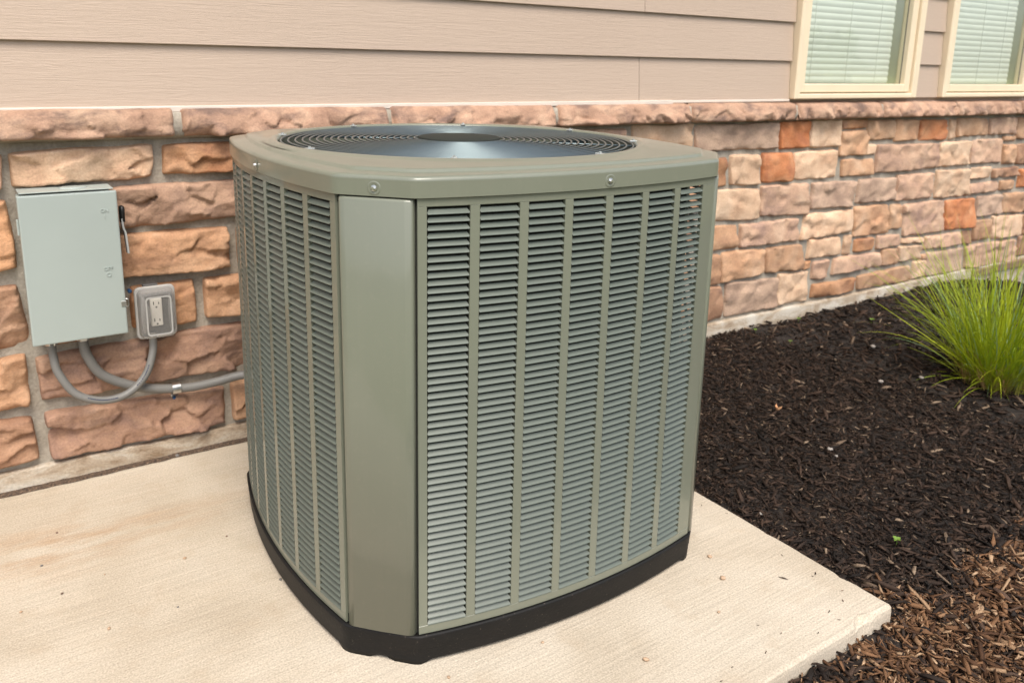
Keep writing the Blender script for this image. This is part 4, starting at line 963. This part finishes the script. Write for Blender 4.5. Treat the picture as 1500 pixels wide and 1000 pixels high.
# ------------------------------------------------------------------ small things
M_PEB = [plain('pebble_tan', (0.42,0.29,0.19), 0.7, 0.2, 60), plain('pebble_brown', (0.16,0.10,0.07), 0.7, 0.2, 60), plain('pebble_grey', (0.17,0.16,0.15), 0.7, 0.2, 60), plain('pebble_white', (0.30,0.27,0.24), 0.7, 0.1, 60)]
def pebble(x, y, z, r, mi, label, group, seed, cat='pebble', sq=0.62):
    rr = np.random.default_rng(seed); m = MB(); rings = []; ph = rr.uniform(0, 6, 3); el = rr.uniform(0.65, 1.0); az = rr.uniform(0, 3)
    for j in range(1, 6):
        t = math.pi*j/6
        rings.append([((math.sin(t)*r*(1+0.14*math.sin(2*a+ph[0])+0.08*math.sin(3*a+ph[1]+j)))*math.cos(a)*1.0, (math.sin(t)*r*el*(1+0.12*math.sin(3*a+ph[2])))*math.sin(a), r*sq*(1-math.cos(t))*0.95) for a in np.linspace(0, 2*math.pi, 13)[:-1]])
    m.loft(rings, True, True, True); o = m.mk('pebble', M_PEB[mi], None, True); o.location = (x, y, z); o.rotation_euler = (0, 0, az); tag(o, label, cat, group); return o
PEB_L = [(0.137,2.304,0.0036,1),(0.088,2.161,0.0034,2),(0.116,2.012,0.0033,1),(0.392,2.006,0.0044,0),(0.187,1.819,0.0048,0),(0.212,2.040,0.0028,0),(0.332,1.816,0.0028,2),(0.506,2.588,0.0081,2),(0.509,2.051,0.0028,1),(0.030,1.987,0.0038,0),(0.565,1.791,0.0042,2)]
PEB_R = [(1.533,1.292,0.0062,0),(1.490,1.209,0.0074,0),(1.127,1.099,0.0069,0),(1.383,1.125,0.0040,0),(0.973,1.264,0.0035,0),(0.746,1.283,0.0040,0)]
for i, (x, y, r, mi) in enumerate(PEB_L): pebble(x, y, -0.0003, r, mi, 'tiny pebble lying on the concrete pad left of the air conditioner', 'pebbles on the pad left of the unit', 900+i)
for i, (x, y, r, mi) in enumerate(PEB_R): pebble(x, y, -0.0003, r, mi, 'tiny tan pebble lying on the concrete pad right of the air conditioner', 'pebbles on the pad right of the unit', 950+i)
for i, (x, y, r, lab) in enumerate([(2.386,1.534,0.0113,'long white wood chip on the mulch in the middle of the bed'),(2.366,1.494,0.0083,'white pebble beside the white chip in the middle of the mulch bed'),(3.480,2.079,0.0154,'grey pebble on the mulch to the left of the grass clump'),(3.304,1.741,0.0125,'pale pebble near the foot of the grass clump'),(3.111,1.804,0.0138,'beige stone on the mulch left of the grass clump base'),(1.846,1.382,0.0072,'white pebble on the mulch close to the edge of the pad')]):
    pebble(x, y, float(mz(x, y))+0.006, r, 3, lab, None, 980+i, 'wood chip' if 'chip' in lab else 'pebble', 0.45)
# curled petal-like leaf
M_LEAF = plain('dry_leaf', (0.60,0.33,0.17), 0.6, 0.15, 40); M_SEED = plain('seedling_green', (0.13,0.22,0.03), 0.5, 0.2, 60)
lx, ly = 2.490, 1.839
m = MB(); m.loft([[((t_-0.5)*0.042, (s_-0.5)*0.017*math.sin(math.pi*min(0.98,max(0.04,t_))), 0.010*(2*s_-1)**2+0.014*(2*t_-1)**2) for s_ in np.linspace(0, 1, 7)] for t_ in np.linspace(0, 1, 12)], False)
o = m.mk('fallen_leaf', M_LEAF, None, True); o.location = (lx, ly, float(mz(lx, ly))+0.016); o.rotation_euler = (0.5, 0.15, math.radians(70)); tag(o, 'small curled orange-tan dry leaf lying on the dark mulch', 'leaf')
def seedling(x, y, s, label, seed, z=None):
    r = np.random.default_rng(seed); sd_ = empty('weed_seedling', (x, y, float(mz(x, y))+0.004)); tag(sd_, label, 'seedling')
    m = MB(); m.tube([(0,0,0),(0.003,0,0.014*s),(0.002,0.002,0.026*s)], 0.0012*s, 6); m.mk('stem', M_SEED, sd_, True)
    for j in range(4):
        a = j*math.pi/2+r.uniform(-0.4, 0.4); L = 0.019*s*r.uniform(0.8, 1.2); ca, sa = math.cos(a), math.sin(a)
        m = MB(); rg_ = []
        for t_ in np.linspace(0, 1, 7):
            w = 0.0075*s*math.sin(math.pi*min(0.97, max(0.05, t_**0.8))); c_ = L*t_; zz = 0.024*s+0.006*s*math.sin(t_*2.2)
            rg_.append([(c_*ca-w*sa*q, c_*sa+w*ca*q, zz+abs(q)*0.002*s) for q in (-1, 0, 1)])
        m.loft(rg_, False); m.mk('leaf', M_SEED, sd_, True)
for i, (x, y, s, lab) in enumerate([(2.046,1.083,0.75,'small bright green seedling on the mulch near the right edge of the pad'),(3.174,2.511,0.70,'tiny green seedling at the foot of the stone wall close to the air conditioner'),(3.538,2.537,0.70,'tiny green seedling at the foot of the stone wall, farther from the unit'),(3.820,2.307,0.80,'pale green seedling on the mulch left of the grass clump'),(3.213,2.337,0.50,'smallest green seedling on the mulch near the wall')]): seedling(x, y, s, lab, 30+i)

# far-off wood behind the photographer (seen in the window panes and the paint)
M_WOOD = plain('wood_leaves', (0.075,0.11,0.03), 0.8, 0.4, 0.3)
r = np.random.default_rng(12); n = 5200; ang = r.uniform(math.radians(160), math.radians(330), n); R_ = r.uniform(38, 52, n); hmax = 2.2+2.2*fbm(ang*9, ang*0, 90)
cz = r.random(n)**0.8*hmax; c = np.stack([R_*np.cos(ang), R_*np.sin(ang)+1, cz-0.3], 1); u = r.normal(size=(n,3)); u /= np.linalg.norm(u, axis=1, keepdims=True); w = np.cross(u, r.normal(size=(n,3))); w /= np.linalg.norm(w, axis=1, keepdims=True)
sz = r.uniform(0.5, 1.3, n)[:, None]; V = np.stack([c-u*sz, c+w*sz*0.7, c+u*sz, c-w*sz*0.7], 1).reshape(-1, 3)
o = mk('far_wood', V, [(4*i, 4*i+1, 4*i+2, 4*i+3) for i in range(n)], M_WOOD); tag(o, 'green wood reflected in the window panes', 'wood', kind='stuff')
